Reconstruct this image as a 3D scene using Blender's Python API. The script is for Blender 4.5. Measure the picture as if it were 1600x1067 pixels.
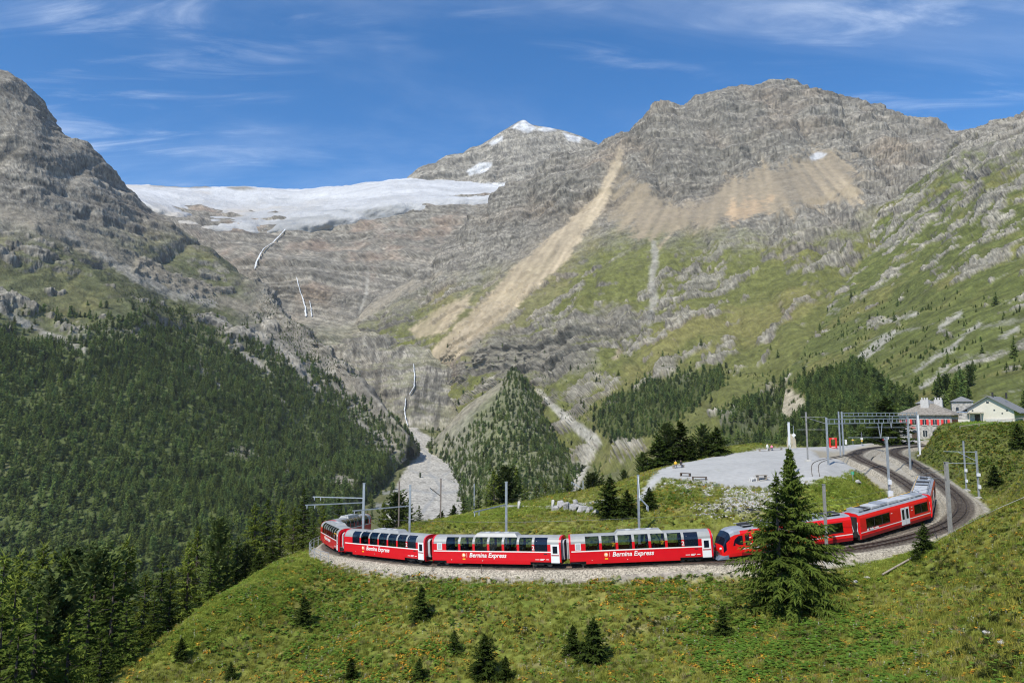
import bpy, bmesh, math, random
import numpy as np
from mathutils import Vector, Matrix
R = math.radians
rng = np.random.default_rng(7)
random.seed(7)
for o in list(bpy.data.objects): bpy.data.objects.remove(o)
scene = bpy.context.scene
COL = scene.collection

# ------------------------------------------------------------------ camera
CAMZ = 17.5
PITCH = math.atan((645.0 - 533.5) / 1067.0)
cam_d = bpy.data.cameras.new('camera'); cam = bpy.data.objects.new('camera', cam_d)
COL.objects.link(cam); scene.camera = cam
cam.location = (0, 0, CAMZ); cam.rotation_euler = (R(90) + PITCH, 0, 0)
cam_d.sensor_width = 36; cam_d.lens = 24.0075; cam_d.clip_start = 0.5; cam_d.clip_end = 40000

# ------------------------------------------------------------------ sky + sun
SUN = Vector((-0.36, -0.55, 0.755)).normalized()
w = bpy.data.worlds.new('World'); scene.world = w; w.use_nodes = True
nt = w.node_tree; nt.nodes.clear()
def WN(t, **k):
    n = nt.nodes.new(t)
    for a, b in k.items(): setattr(n, a, b)
    return n
sky = WN('ShaderNodeTexSky', sky_type='NISHITA', sun_disc=False)
sky.sun_elevation = math.asin(SUN.z); sky.sun_rotation = math.atan2(SUN.x, SUN.y)
sky.altitude = 2100; sky.air_density = 1.0; sky.dust_density = 0.7; sky.ozone_density = 3.5
# thin cirrus over the whole sky: noise on a plane high above
tc = WN('ShaderNodeTexCoord'); sx = WN('ShaderNodeSeparateXYZ'); nt.links.new(tc.outputs['Generated'], sx.inputs[0])
def wm(op, a, b=None):
    n = WN('ShaderNodeMath', operation=op)
    for i, v in enumerate((a, b)):
        if v is None: continue
        if isinstance(v, (int, float)): n.inputs[i].default_value = v
        else: nt.links.new(v, n.inputs[i])
    return n.outputs[0]
zz = wm('MAXIMUM', wm('ADD', sx.outputs[2], 0.12), 0.05)
cx = WN('ShaderNodeCombineXYZ'); nt.links.new(wm('DIVIDE', sx.outputs[0], zz), cx.inputs[0]); nt.links.new(wm('DIVIDE', sx.outputs[1], zz), cx.inputs[1])
def cirrus(rot, scl, loc, nscale, lo, hi, detail=9, dist=0.9):
    mp = WN('ShaderNodeMapping'); nt.links.new(cx.outputs[0], mp.inputs[0])
    mp.inputs['Rotation'].default_value = (0, 0, rot); mp.inputs['Scale'].default_value = scl; mp.inputs['Location'].default_value = loc
    nz = WN('ShaderNodeTexNoise'); nt.links.new(mp.outputs[0], nz.inputs['Vector'])
    nz.inputs['Scale'].default_value = nscale; nz.inputs['Detail'].default_value = detail; nz.inputs['Roughness'].default_value = 0.62
    nz.inputs['Distortion'].default_value = dist
    mr = WN('ShaderNodeMapRange'); mr.interpolation_type = 'SMOOTHSTEP'; nt.links.new(nz.outputs['Fac'], mr.inputs['Value'])
    mr.inputs['From Min'].default_value = lo; mr.inputs['From Max'].default_value = hi
    return mr.outputs[0]
streak = cirrus(R(-12), (1.0, 4.2, 1), (0.3, 0.0, 0), 1.5, 0.47, 0.80)
patch = cirrus(R(20), (1, 1.3, 1), (3.1, 1.2, 0), 1.1, 0.38, 0.64, 4, 0.3)
veil = cirrus(R(-25), (1, 2.2, 1), (7.7, 2.0, 0), 0.7, 0.40, 0.85, 6, 0.5)
cl = wm('ADD', wm('MULTIPLY', wm('MULTIPLY', streak, patch), 0.5), wm('MULTIPLY', veil, 0.2))
mixc = WN('ShaderNodeMix', data_type='RGBA'); nt.links.new(cl, mixc.inputs[0]); nt.links.new(sky.outputs[0], mixc.inputs[6])
mixc.inputs[7].default_value = (7.2, 7.6, 8.2, 1)
hs = WN('ShaderNodeHueSaturation'); nt.links.new(mixc.outputs[2], hs.inputs['Color']); hs.inputs['Saturation'].default_value = 1.32; hs.inputs['Value'].default_value = 0.97
bg = WN('ShaderNodeBackground'); nt.links.new(hs.outputs[0], bg.inputs[0]); bg.inputs[1].default_value = 0.15
wo = WN('ShaderNodeOutputWorld'); nt.links.new(bg.outputs[0], wo.inputs[0])
sl = bpy.data.lights.new('sun', 'SUN'); sl.energy = 4.2; sl.angle = R(0.53); sl.color = (1.0, 0.935, 0.82)
so = bpy.data.objects.new('sun', sl); COL.objects.link(so); so.location = SUN * 200
so.rotation_euler = SUN.to_track_quat('Z', 'Y').to_euler()
scene.view_settings.view_transform = 'Standard'; scene.view_settings.look = 'None'
scene.view_settings.exposure = 0.36; scene.view_settings.gamma = 1.0; scene.view_settings.use_curve_mapping = False
scene.cycles.max_bounces = 6; scene.cycles.diffuse_bounces = 2; scene.cycles.glossy_bounces = 3
scene.cycles.transmission_bounces = 4; scene.cycles.transparent_max_bounces = 8; scene.cycles.volume_bounces = 0
scene.cycles.use_denoising = True; scene.cycles.denoising_prefilter = 'NONE'; scene.cycles.denoising_input_passes = 'RGB_ALBEDO_NORMAL'; scene.cycles.pixel_filter_type = 'BLACKMAN_HARRIS'; scene.cycles.filter_width = 1.15
try: scene.cycles.denoiser = 'OPENIMAGEDENOISE'
except Exception: pass

# ------------------------------------------------------------------ measuring: a bearing in the photograph + a distance -> a place
F = 1067.0; cp, sp_ = math.cos(PITCH), math.sin(PITCH)
def W3(px, py, Y):
    a = (np.asarray(px, float) - 800) / F; b = (533.5 - np.asarray(py, float)) / F
    dy = cp - b * sp_; dz = sp_ + b * cp
    Y = np.asarray(Y, float)
    return np.stack([a / dy * Y, Y + 0 * a, CAMZ + dz / dy * Y], -1)
def PX(P):
    P = np.asarray(P, float); x = P[..., 0]; y = P[..., 1]; z = P[..., 2] - CAMZ
    fy = y * cp + z * sp_; fz = -y * sp_ + z * cp
    fy = np.where(np.abs(fy) < 1e-3, 1e-3, fy)
    return 800 + F * x / fy, 533.5 - F * fz / fy

# ------------------------------------------------------------------ noise
_G = rng.normal(size=(256, 3)); _G /= np.linalg.norm(_G, axis=1)[:, None]; _G = (_G * 1.5).astype(np.float32)
def perlin(p):
    p = np.asarray(p, np.float32); i = np.floor(p); f = p - i; i = i.astype(np.int64)
    u = f * f * f * (f * (f * 6 - 15) + 10)
    hx = [(i[:, 0] + k) * 374761393 for k in (0, 1)]; hy = [(i[:, 1] + k) * 668265263 for k in (0, 1)]; hz = [(i[:, 2] + k) * 2147483647 for k in (0, 1)]
    out = 0
    for a in (0, 1):
        for b in (0, 1):
            for c in (0, 1):
                h = (hx[a] ^ hy[b]) + hz[c] * 31; h = (h ^ (h >> 13)) * 1274126177; h = (h ^ (h >> 16)) & 255
                g = _G[h]
                d = g[:, 0] * (f[:, 0] - a) + g[:, 1] * (f[:, 1] - b) + g[:, 2] * (f[:, 2] - c)
                wt = (u[:, 0] if a else 1 - u[:, 0]) * (u[:, 1] if b else 1 - u[:, 1]) * (u[:, 2] if c else 1 - u[:, 2])
                out = out + d * wt
    return out
def fbm(p, scale, oct=4, gain=0.5, off=0.0):
    q = np.asarray(p, float) / scale + off + 17.3; s = 0; a = 1.0; t = 0
    for k in range(oct):
        s = s + a * perlin(q); t += a; a *= gain; q = q * 2.03 + 11.7
    return s / t
def ridged(p, scale, oct=4, gain=0.55, off=0.0):
    q = np.asarray(p, float) / scale + off + 5.1; s = 0; a = 1.0; t = 0
    for k in range(oct):
        n = 1 - np.abs(perlin(q)) * 1.6
        s = s + a * n * np.abs(n); t += a; a *= gain; q = q * 2.07 + 3.3
    return s / t
def sstep(x, a, b):
    t = np.clip((x - a) / (b - a), 0, 1); return t * t * (3 - 2 * t)
def lerp(a, b, t): return a + (b - a) * t
def mixc3(c, new, t): return c * (1 - t[:, None]) + np.asarray(new) * t[:, None]
def poly_sd(px, py, poly):
    """signed distance (px) to a polygon, positive inside"""
    P = np.asarray(poly, float); d = np.full(px.shape, 1e9); ins = np.zeros(px.shape, bool)
    for k in range(len(P)):
        a = P[k]; b = P[(k + 1) % len(P)]; e = b - a; wx = px - a[0]; wy = py - a[1]
        t = np.clip((wx * e[0] + wy * e[1]) / (e @ e + 1e-9), 0, 1)
        d = np.minimum(d, np.hypot(wx - t * e[0], wy - t * e[1]))
        c = ((a[1] > py) != (b[1] > py)); xi = a[0] + (py - a[1]) * e[0] / (e[1] if abs(e[1]) > 1e-9 else 1e-9)
        ins ^= c & (px < xi)
    return np.where(ins, d, -d)
def line_d(px, py, line):
    """distance to polyline with widths: [(x,y,halfwidth)...] -> d - halfwidth (negative inside)"""
    P = np.asarray(line, float); best = np.full(px.shape, 1e9)
    for k in range(len(P) - 1):
        a = P[k]; b = P[k + 1]; e = b[:2] - a[:2]; wx = px - a[0]; wy = py - a[1]
        t = np.clip((wx * e[0] + wy * e[1]) / (e @ e + 1e-9), 0, 1)
        best = np.minimum(best, np.hypot(wx - t * e[0], wy - t * e[1]) - lerp(a[2], b[2], t))
    return best

# ------------------------------------------------------------------ objects
def tag(o, label=None, cat=None, group=None, kind=None):
    if label: o['label'] = label
    if cat: o['category'] = cat
    if group: o['group'] = group
    if kind: o['kind'] = kind
    return o
def link(o, parent=None):
    COL.objects.link(o)
    if parent is not None: o.parent = parent
    return o
def mesh_obj(name, verts, faces, mat=None, parent=None, smooth=False, colors=None, do_link=True):
    me = bpy.data.meshes.new(name)
    verts = np.asarray(verts, np.float32); nv = len(verts)
    if isinstance(faces, np.ndarray):
        nf, k = faces.shape
        me.vertices.add(nv); me.vertices.foreach_set('co', verts.ravel())
        me.loops.add(nf * k); me.loops.foreach_set('vertex_index', faces.astype(np.int32).ravel())
        me.polygons.add(nf); me.polygons.foreach_set('loop_start', np.arange(0, nf * k, k, dtype=np.int32))
        me.update(calc_edges=True)
    else:
        me.from_pydata([tuple(map(float, v)) for v in verts], [], [tuple(f) for f in faces]); me.update()
    if colors is not None:
        at = me.color_attributes.new('Col', 'FLOAT_COLOR', 'POINT')
        c = np.ones((nv, 4), np.float32); c[:, :colors.shape[1]] = colors; at.data.foreach_set('color', c.ravel())
    if smooth: me.polygons.foreach_set('use_smooth', np.ones(len(me.polygons), bool))
    if mat:
        for m in (mat if isinstance(mat, (list, tuple)) else [mat]): me.materials.append(m)
    o = bpy.data.objects.new(name, me)
    if do_link: link(o, parent)
    return o
def grid_faces(nu, nv):
    i = np.arange(nu * nv).reshape(nv, nu)
    return np.stack([i[:-1, :-1], i[:-1, 1:], i[1:, 1:], i[1:, :-1]], -1).reshape(-1, 4)
def empty(name, loc=(0, 0, 0), rz=0):
    o = bpy.data.objects.new(name, None); o.location = loc; o.rotation_euler = (0, 0, rz); o.empty_display_size = 0.3
    return link(o)
class MB:
    """collects simple shapes, builds ONE mesh"""
    def __init__(s): s.v = []; s.f = []
    def add(s, v, f):
        b = len(s.v); s.v += [tuple(map(float, p)) for p in v]; s.f += [tuple(i + b for i in q) for q in f]; return s
    def box(s, x0, x1, y0, y1, z0, z1, rot=None, c=None):
        v = [(x, y, z) for z in (z0, z1) for y in (y0, y1) for x in (x0, x1)]
        if rot is not None:
            v = [tuple(rot @ Vector(p) + (Vector(c) if c is not None else Vector())) for p in v]
        return s.add(v, [(0, 2, 3, 1), (4, 5, 7, 6), (0, 1, 5, 4), (2, 6, 7, 3), (0, 4, 6, 2), (1, 3, 7, 5)])
    def bar(s, a, b, w_, h_=None, up=(0, 0, 1)):
        a = Vector(a); b = Vector(b); h_ = h_ or w_; d = (b - a).normalized(); sd = d.cross(Vector(up))
        if sd.length < 1e-4: sd = d.cross(Vector((0, 1, 0)))
        sd.normalize(); u = sd.cross(d)
        v = [p + sd * (i * w_ / 2) + u * (j * h_ / 2) for p in (a, b) for i, j in ((-1, -1), (1, -1), (1, 1), (-1, 1))]
        return s.add(v, [(0, 3, 2, 1), (4, 5, 6, 7), (0, 1, 5, 4), (1, 2, 6, 5), (2, 3, 7, 6), (3, 0, 4, 7)])
    def tube(s, pts, r, n=8, cap=True):
        pts = [Vector(p) for p in pts]; rs = r if isinstance(r, (list, tuple)) else [r] * len(pts); rings = []
        for k, p in enumerate(pts):
            d = (pts[min(k + 1, len(pts) - 1)] - pts[max(k - 1, 0)]).normalized()
            a = d.cross(Vector((0, 0, 1)));
            if a.length < 1e-3: a = d.cross(Vector((1, 0, 0)))
            a.normalize(); b = d.cross(a)
            rings += [p + a * (rs[k] * math.cos(2 * math.pi * j / n)) + b * (rs[k] * math.sin(2 * math.pi * j / n)) for j in range(n)]
        f = []
        for k in range(len(pts) - 1):
            for j in range(n):
                f.append((k * n + j, k * n + (j + 1) % n, (k + 1) * n + (j + 1) % n, (k + 1) * n + j))
        if cap: f.append(tuple(range(n))[::-1]); f.append(tuple((len(pts) - 1) * n + j for j in range(n)))
        return s.add(rings, f)
    def build(s, name, mat, parent=None, smooth=False):
        me = bpy.data.meshes.new(name); me.from_pydata(s.v, [], s.f); me.update(); me.materials.append(mat)
        if smooth:
            me.polygons.foreach_set('use_smooth', np.ones(len(me.polygons), bool))
            try: me.set_sharp_from_angle(angle=R(40))
            except Exception: pass
        o = bpy.data.objects.new(name, me); return link(o, parent)
def copy_tree(o, parent=None):
    c = o.copy(); COL.objects.link(c); c.parent = parent
    for ch in list(o.children): copy_tree(ch, c)
    return c

# ------------------------------------------------------------------ materials
def mat(name, col=(0.5, 0.5, 0.5), rough=0.6, metal=0.0, spec=0.5, noise=None, bump=None, coat=0.0):
    """noise=(scale, amount); bump=(scale, strength, distance)"""
    m = bpy.data.materials.new(name); m.use_nodes = True; n = m.node_tree.nodes; L = m.node_tree.links
    b = n['Principled BSDF']; b.inputs['Base Color'].default_value = (*col, 1); b.inputs['Roughness'].default_value = rough
    b.inputs['Metallic'].default_value = metal; b.inputs['Specular IOR Level'].default_value = spec; b.inputs['Coat Weight'].default_value = coat
    if noise or bump:
        tc = n.new('ShaderNodeTexCoord')
    if noise:
        t = n.new('ShaderNodeTexNoise'); t.inputs['Scale'].default_value = noise[0]; t.inputs['Detail'].default_value = 5; L.new(tc.outputs['Object'], t.inputs['Vector'])
        mr = n.new('ShaderNodeMapRange'); mr.inputs['From Min'].default_value = 0.3; mr.inputs['From Max'].default_value = 0.7
        mr.inputs['To Min'].default_value = 1 - noise[1]; mr.inputs['To Max'].default_value = 1 + noise[1]; L.new(t.outputs['Fac'], mr.inputs['Value'])
        mx = n.new('ShaderNodeMix'); mx.data_type = 'RGBA'; mx.blend_type = 'MULTIPLY'; mx.inputs[0].default_value = 1
        mx.inputs[6].default_value = (*col, 1); L.new(mr.outputs[0], mx.inputs[7]); L.new(mx.outputs[2], b.inputs['Base Color'])
    if bump:
        t2 = n.new('ShaderNodeTexNoise'); t2.inputs['Scale'].default_value = bump[0]; t2.inputs['Detail'].default_value = 4; L.new(tc.outputs['Object'], t2.inputs['Vector'])
        bp = n.new('ShaderNodeBump'); bp.inputs['Strength'].default_value = bump[1]; bp.inputs['Distance'].default_value = bump[2]
        L.new(t2.outputs['Fac'], bp.inputs['Height']); L.new(bp.outputs[0], b.inputs['Normal'])
    return m
def terrain_mat(name, s1, s2, bump_d, amount=0.3, rough=0.95, voro=None):
    """vertex colour x fine grain, with relief"""
    m = bpy.data.materials.new(name); m.use_nodes = True; n = m.node_tree.nodes; L = m.node_tree.links
    b = n['Principled BSDF']; b.inputs['Roughness'].default_value = rough; b.inputs['Specular IOR Level'].default_value = 0.15
    at = n.new('ShaderNodeAttribute'); at.attribute_name = 'Col'
    tc = n.new('ShaderNodeTexCoord')
    t = n.new('ShaderNodeTexNoise'); t.inputs['Scale'].default_value = 1 / s1; t.inputs['Detail'].default_value = 2.5; t.inputs['Roughness'].default_value = 0.6; L.new(tc.outputs['Object'], t.inputs['Vector'])
    mr = n.new('ShaderNodeMapRange'); mr.inputs['From Min'].default_value = 0.34; mr.inputs['From Max'].default_value = 0.66
    mr.inputs['To Min'].default_value = 1 - amount; mr.inputs['To Max'].default_value = 1 + amount; L.new(t.outputs['Fac'], mr.inputs['Value'])
    mx = n.new('ShaderNodeMix'); mx.data_type = 'RGBA'; mx.blend_type = 'MULTIPLY'; L.new(at.outputs['Alpha'], mx.inputs[0])
    L.new(at.outputs['Color'], mx.inputs[6]); L.new(mr.outputs[0], mx.inputs[7]); L.new(mx.outputs[2], b.inputs['Base Color'])
    t2 = n.new('ShaderNodeTexNoise'); t2.inputs['Scale'].default_value = 1 / s2; t2.inputs['Detail'].default_value = 2.5; t2.inputs['Roughness'].default_value = 0.6; L.new(tc.outputs['Object'], t2.inputs['Vector'])
    bp = n.new('ShaderNodeBump'); L.new(at.outputs['Alpha'], bp.inputs['Strength']); bp.inputs['Distance'].default_value = bump_d
    L.new(t2.outputs['Fac'], bp.inputs['Height']); L.new(bp.outputs[0], b.inputs['Normal'])
    return m
# ------------------------------------------------------------------ railway alignments
def catmull(P, step=0.5):
    P = np.asarray(P, float); Q = np.vstack([2 * P[0] - P[1], P, 2 * P[-1] - P[-2]]); out = []
    for k in range(1, len(Q) - 2):
        p0, p1, p2, p3 = Q[k - 1:k + 3]; n = max(2, int(np.linalg.norm(p2 - p1) / 0.2))
        t = np.linspace(0, 1, n, endpoint=False)[:, None]
        out.append(0.5 * ((2 * p1) + (-p0 + p2) * t + (2 * p0 - 5 * p1 + 4 * p2 - p3) * t ** 2 + (-p0 + 3 * p1 - 3 * p2 + p3) * t ** 3))
    C = np.vstack(out + [P[-1:]])
    for _ in range(30):
        C[1:-1] = 0.25 * C[:-2] + 0.5 * C[1:-1] + 0.25 * C[2:]
    s = np.r_[0, np.cumsum(np.linalg.norm(np.diff(C, axis=0), axis=1))]
    q = np.arange(0, s[-1], step)
    return np.stack([np.interp(q, s, C[:, i]) for i in range(3)], -1)
T1 = catmull([(60, 190, -11), (36, 178, -9.5), (12, 165, -7.8), (-7, 153.5, -6.4), (-20, 142, -5.4), (-27.2, 128, -4.4), (-28.9, 114, -3.3), (-25.6, 102.5, -2.4), (-18, 93.4, -1.6),
              (-8.6, 86.6, -0.9), (3, 82.3, -0.25), (14, 80.9, 0.35), (26, 80.9, 1.0), (39.5, 83.9, 2.1), (47.5, 87.6, 2.9), (54, 92.6, 3.5), (60, 101, 4.0), (64.7, 110, 4.6), (67.8, 120, 5.7), (69, 129, 7.2),
              (69.6, 137, 8.2), (73.4, 148, 8.8), (85, 165, 9.1), (98, 177, 9.2), (111, 187, 9.2)])
T2 = catmull([(12, 80.86, 0.3), (24, 79.9, 0.9), (36, 79.8, 1.9), (45, 82.2, 2.7), (54, 88, 3.3), (62, 96.5, 3.7), (69, 107, 4.1), (73.5, 117, 4.9), (77, 129, 6.6), (79.8, 139, 8.0), (83.5, 151, 8.8), (93, 166, 9.1), (103, 175, 9.2), (113, 182, 9.2)])
T3 = catmull([(46.5, 106, 7.9), (49, 112, 8.6), (53, 120, 9.0), (60, 130, 9.1), (70, 143.5, 8.9), (76, 151, 8.9)])
TRACKS = [T1, T2, T3]

# ------------------------------------------------------------------ the near ground: a height field through surveyed points
_C = []
def c3(*pts):
    for px, py, Y in pts: _C.append(W3(px, py, Y))
def cw(*pts):
    for p in pts: _C.append(np.array(p, float))
# meadow edge on the left, falling away into the wood
c3((480, 864, 98), (400, 892, 88), (330, 937, 78), (250, 1000, 69), (150, 1067, 61))
c3((560, 905, 88), (500, 950, 80), (420, 1000, 71), (330, 1060, 63), (500, 1060, 62), (640, 950, 73), (760, 1060, 60), (700, 1000, 66), (850, 920, 74), (900, 980, 67), (1000, 1060, 56),
   (1050, 930, 71), (1100, 1000, 62), (1240, 952, 67), (1200, 1060, 51), (1250, 1000, 58), (1330, 885, 73), (1400, 890, 69), (1400, 950, 61), (1400, 1060, 45), (1500, 860, 66), (1500, 950, 54), (1600, 850, 58), (1600, 950, 46), (1600, 1060, 37), (1560, 800, 68), (1530, 815, 72))
cw((-40, 96, -9), (-40, 84, -11), (-40, 70, -14), (-46, 58, -17), (-44, 108, -9), (-45, 124, -11), (-60, 100, -22), (-62, 70, -27), (-90, 90, -42), (-90, 40, -38), (-60, 30, -22), (-80, 140, -42), (-40, 145, -15), (-30, 160, -18), (-50, 180, -38), (-90, 200, -70),
   (0, 178, -18), (-15, 200, -38), (20, 200, -24), (20, 250, -60), (-60, 270, -95), (60, 260, -50), (0, 300, -95), (80, 330, -85), (-80, 360, -130), (160, 370, -70))
cw((0, 40, -2), (0, 20, 7), (0, 0, 15.6), (-20, 20, 2), (20, 20, 10), (-35, 35, -12), (30, 5, 17), (0, -40, 30), (60, -20, 30), (-60, -20, -2), (60, 20, 19), (90, 20, 30), (120, 40, 34), (140, 80, 34))
# inside the loop: the knoll with its terrace, then the gravel plateau
cw((-18, 128, -2.6), (-10, 135, -3.5), (-12, 118, -0.8), (-18, 112, -1.2), (-12, 104, 0.2), (0, 92, 0.9))
c3((700, 808, 127), (740, 802, 112), (760, 792, 120), (850, 797, 112), (900, 785, 118), (860, 806, 104), (930, 768, 122), (960, 800, 98), (1000, 780, 104), (1010, 748, 122))
cw((8, 140, 0.5), (25, 150, 0), (15, 152, -5), (35, 165, -4))
c3((1040, 741, 117), (1090, 745, 111), (1150, 752, 106), (1190, 750, 105), (1232, 741, 107), (1262, 730, 111), (1130, 715, 136), (1180, 702, 150), (1220, 698, 152), (1291, 722, 116), (1300, 700, 150), (1060, 727, 135))
c3((1150, 795, 90), (1080, 795, 93), (1080, 768, 101), (1180, 780, 97), (1230, 775, 98))
c3((1320, 745, 110), (1340, 765, 102), (1310, 780, 96), (1370, 785, 98))
cw((40, 165, 4), (55, 172, 6), (75, 178, 7), (60, 190, -2), (90, 205, 3), (120, 230, 2), (150, 250, 4))
# bank right of the tracks with the lawn on top
c3((1525, 776, 119), (1545, 765, 112), (1500, 672, 150), (1470, 678, 150), (1440, 690, 156), (1600, 664, 140), (1550, 668, 148), (1530, 662, 168), (1580, 664, 165), (1490, 668, 163), (1600, 720, 95), (1600, 780, 74))
cw((150, 170, 15.5), (150, 140, 18), (134, 186, 14), (112, 196, 9.2), (116, 206, 9.3), (122, 204, 9.5), (100, 186, 9.1), (150, 215, 13), (200, 220, 18), (180, 180, 18), (230, 300, 16), (300, 370, 20), (250, 150, 45))
for T in (T1, T2):
    for p in T[::28]: _C.append(p - np.array([0, 0, 0.5]))
CP = np.array(_C)
def _tps(r2): return np.where(r2 > 1e-9, 0.5 * r2 * np.log(r2 + 1e-9), 0)
def _solve(C, lam):
    n = len(C); d2 = ((C[:, None, :2] - C[None, :, :2]) ** 2).sum(-1) / 1e4
    A = np.zeros((n + 3, n + 3)); A[:n, :n] = _tps(d2) + lam * np.eye(n); Pm = np.c_[np.ones(n), C[:, :2] / 100]
    A[:n, n:] = Pm; A[n:, :n] = Pm.T
    return np.linalg.solve(A, np.r_[C[:, 2], 0, 0, 0])
_S = _solve(CP, 0.0006)
def rbf(x, y):
    out = np.empty(len(x))
    for k in range(0, len(x), 40000):
        X = x[k:k + 40000]; Y = y[k:k + 40000]
        d2 = ((X[:, None] - CP[None, :, 0]) ** 2 + (Y[:, None] - CP[None, :, 1]) ** 2) / 1e4
        out[k:k + 40000] = _tps(d2) @ _S[:-3] + _S[-3] + _S[-2] * X / 100 + _S[-1] * Y / 100
    return out
def near_track(x, y, T, reach=16):
    """distance to an alignment and its height there"""
    d = np.full(len(x), 1e6); z = np.zeros(len(x))
    sel = np.where((x > T[:, 0].min() - reach) & (x < T[:, 0].max() + reach) & (y > T[:, 1].min() - reach) & (y < T[:, 1].max() + reach))[0]
    S = T[::2]
    for k in range(0, len(sel), 20000):
        s = sel[k:k + 20000]; d2 = (x[s, None] - S[None, :, 0]) ** 2 + (y[s, None] - S[None, :, 1]) ** 2
        j = d2.argmin(1); d[s] = np.sqrt(d2[np.arange(len(s)), j]); z[s] = S[j, 2]
    return d, z
def NZ(x, y, detail=True):
    x = np.atleast_1d(np.asarray(x, float)); y = np.atleast_1d(np.asarray(y, float))
    h = rbf(x, y); P = np.stack([x, y, 0 * x], -1)
    dmin = np.full(len(x), 1e6)
    TR = [near_track(x, y, T) for T in TRACKS]
    for d, z in TR: dmin = np.minimum(dmin, d)
    if detail:
        h = h + sstep(dmin, 3, 9) * (fbm(P, 14, 3) * 0.9 + fbm(P, 4.0, 3, off=3) * 0.38 + fbm(P, 1.3, 2, off=7) * 0.14)
    fl = sstep(poly_sd(x, y, [(23, 116), (28, 110), (33, 105.2), (39, 103.4), (46, 103), (56, 113), (66, 123), (72, 148), (86, 167), (110, 190), (100, 192), (72, 168), (43, 143), (26, 124)]), -3, 1)
    if fl.any(): h = lerp(h, np.interp(y, [100, 106, 112, 122, 136, 152, 175, 200], [6.0, 6.9, 7.7, 8.3, 8.8, 9.3, 9.3, 9.2]) - .045 * np.clip(46 - x, 0, 30), fl * .85)
    lw = sstep(poly_sd(x, y, [(97, 160), (114, 149), (140, 147), (142, 178), (112, 176)]), -2, 2); h = lerp(h, 14.15 + .062 * (y - 150), lw * .92)
    for (d, z), wd in ((TR[2], 1.2), (TR[0], 2.9), (TR[1], 2.9)):
        if wd < 2: z = z + .50
        t = sstep(d, wd, wd + 6.0); h = lerp(z - 0.58 - 0.34 * np.clip(d - 1.9, 0, 3), h, t)
    return h
def NZ1(x, y): return float(NZ([x], [y])[0])
def ground_at(px, py, y0=30, y1=260):
    """first meeting of a line of sight with the near ground"""
    Y = np.arange(y0, y1, 0.5); P = W3(np.full(len(Y), px), np.full(len(Y), py), Y); gap = P[:, 2] - NZ(P[:, 0], P[:, 1]); below = gap < 0
    return P[int(np.argmax(below))] if below.any() else P[int(np.argmin(gap[:int(150 / .5)]))]

nu, nv = 560, 430
q = np.geomspace(15, 430, nv); Yg = q - 40; a = np.linspace(-1.12, 1.12, nu)
YY, AA = np.meshgrid(Yg, a, indexing='ij'); XX = AA * (YY + 46)
gx, gy = XX.ravel(), YY.ravel(); gz = NZ(gx, gy); GP = np.stack([gx, gy, gz], -1)
gpx, gpy = PX(GP)
n1 = fbm(GP, 9, 4); n2 = fbm(GP, 2.2, 3, off=4); n3 = fbm(GP, 28, 3, off=9); n4 = fbm(GP, 0.9, 2, off=2)
col = np.tile(np.array([0.130, 0.150, 0.028]), (len(GP), 1))
col = mixc3(col, (0.23, 0.21, 0.058), sstep(n1 + 0.5 * n2, 0.0, 0.5) * 0.8)
col = mixc3(col, (0.100, 0.135, 0.022), sstep(-n1 + 0.4 * n3, 0.05, 0.5) * 0.8)
col = mixc3(col, (0.32, 0.28, 0.13), sstep(n2 + 0.4 * n4, 0.35, 0.7) * 0.55)
# lush bright grass: left edge of the meadow, strips by the ballast, the triangle between the tracks, the lawn
lush = np.maximum.reduce([sstep(poly_sd(gpx, gpy, Q), -6, 8) * (np.abs(gy - Yc) < 45) for Q, Yc in (
    ([(470, 862), (500, 880), (430, 960), (330, 1010), (220, 1040), (340, 930), (420, 885)], 80), ([(1320, 875), (1440, 848), (1490, 845), (1440, 880), (1370, 915), (1320, 905)], 75),
    ([(1275, 722), (1310, 722), (1400, 790), (1260, 800)], 105), ([(690, 812), (800, 790), (860, 785), (840, 800), (720, 828)], 112))])
lawn = sstep(poly_sd(gx, gy, [(100, 158), (116, 150), (136, 152), (134, 176), (112, 172)]), -1, 2)
col = mixc3(col, (0.215, 0.280, 0.044), np.clip(lush, 0, 1) * 0.8); col = mixc3(col, (0.10, 0.20, 0.028), lawn * 0.95)
# gravel: the plateau, the station yard, the path on the terrace
grav = sstep(poly_sd(gx, gy, [(23, 116), (28, 110), (33, 105.2), (39, 103.4), (46, 103), (50, 105.5), (56, 114), (66, 123), (66, 134), (72, 148), (86, 167), (108, 187), (122, 202), (118, 208), (100, 192), (72, 168), (55, 153), (43, 143), (33, 134), (26, 124)]) + n2 * 1.2, -0.9, 0.9)
yard = sstep(poly_sd(gx, gy, [(64, 119), (72, 117), (79, 125), (85, 146), (96, 164), (114, 181), (120, 200), (100, 190), (66, 152), (60, 130)]) + n2 * 0.8, -0.8, 0.8)
path = sstep(-line_d(gx, gy, [(-2, 118, 1.2), (6, 116, 1.6), (12, 112, 1.2), (16, 109, 1.0)]) + n2, -0.5, 0.6); path = np.maximum(path, sstep(-line_d(gx, gy, [(19, 103, .5), (22, 111, .9), (26, 118, 1.3)]) + 0.4 * n2, -0.5, 0.4))
stony = sstep(poly_sd(gpx, gpy, [(1010, 750), (1130, 752), (1250, 760), (1240, 800), (1150, 812), (1080, 800), (1120, 775), (1040, 765)]) / 14 + 2.2 * n4 + n2, 0.2, 1.0) * (gy > 85) * (gy < 112)
col = mixc3(col, (0.24, 0.235, 0.18), stony * 0.4)
gcol = np.array([0.375, 0.375, 0.360])[None] * (1 + 0.10 * n1 + 0.05 * n4 + .16 * n3)[:, None]
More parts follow.
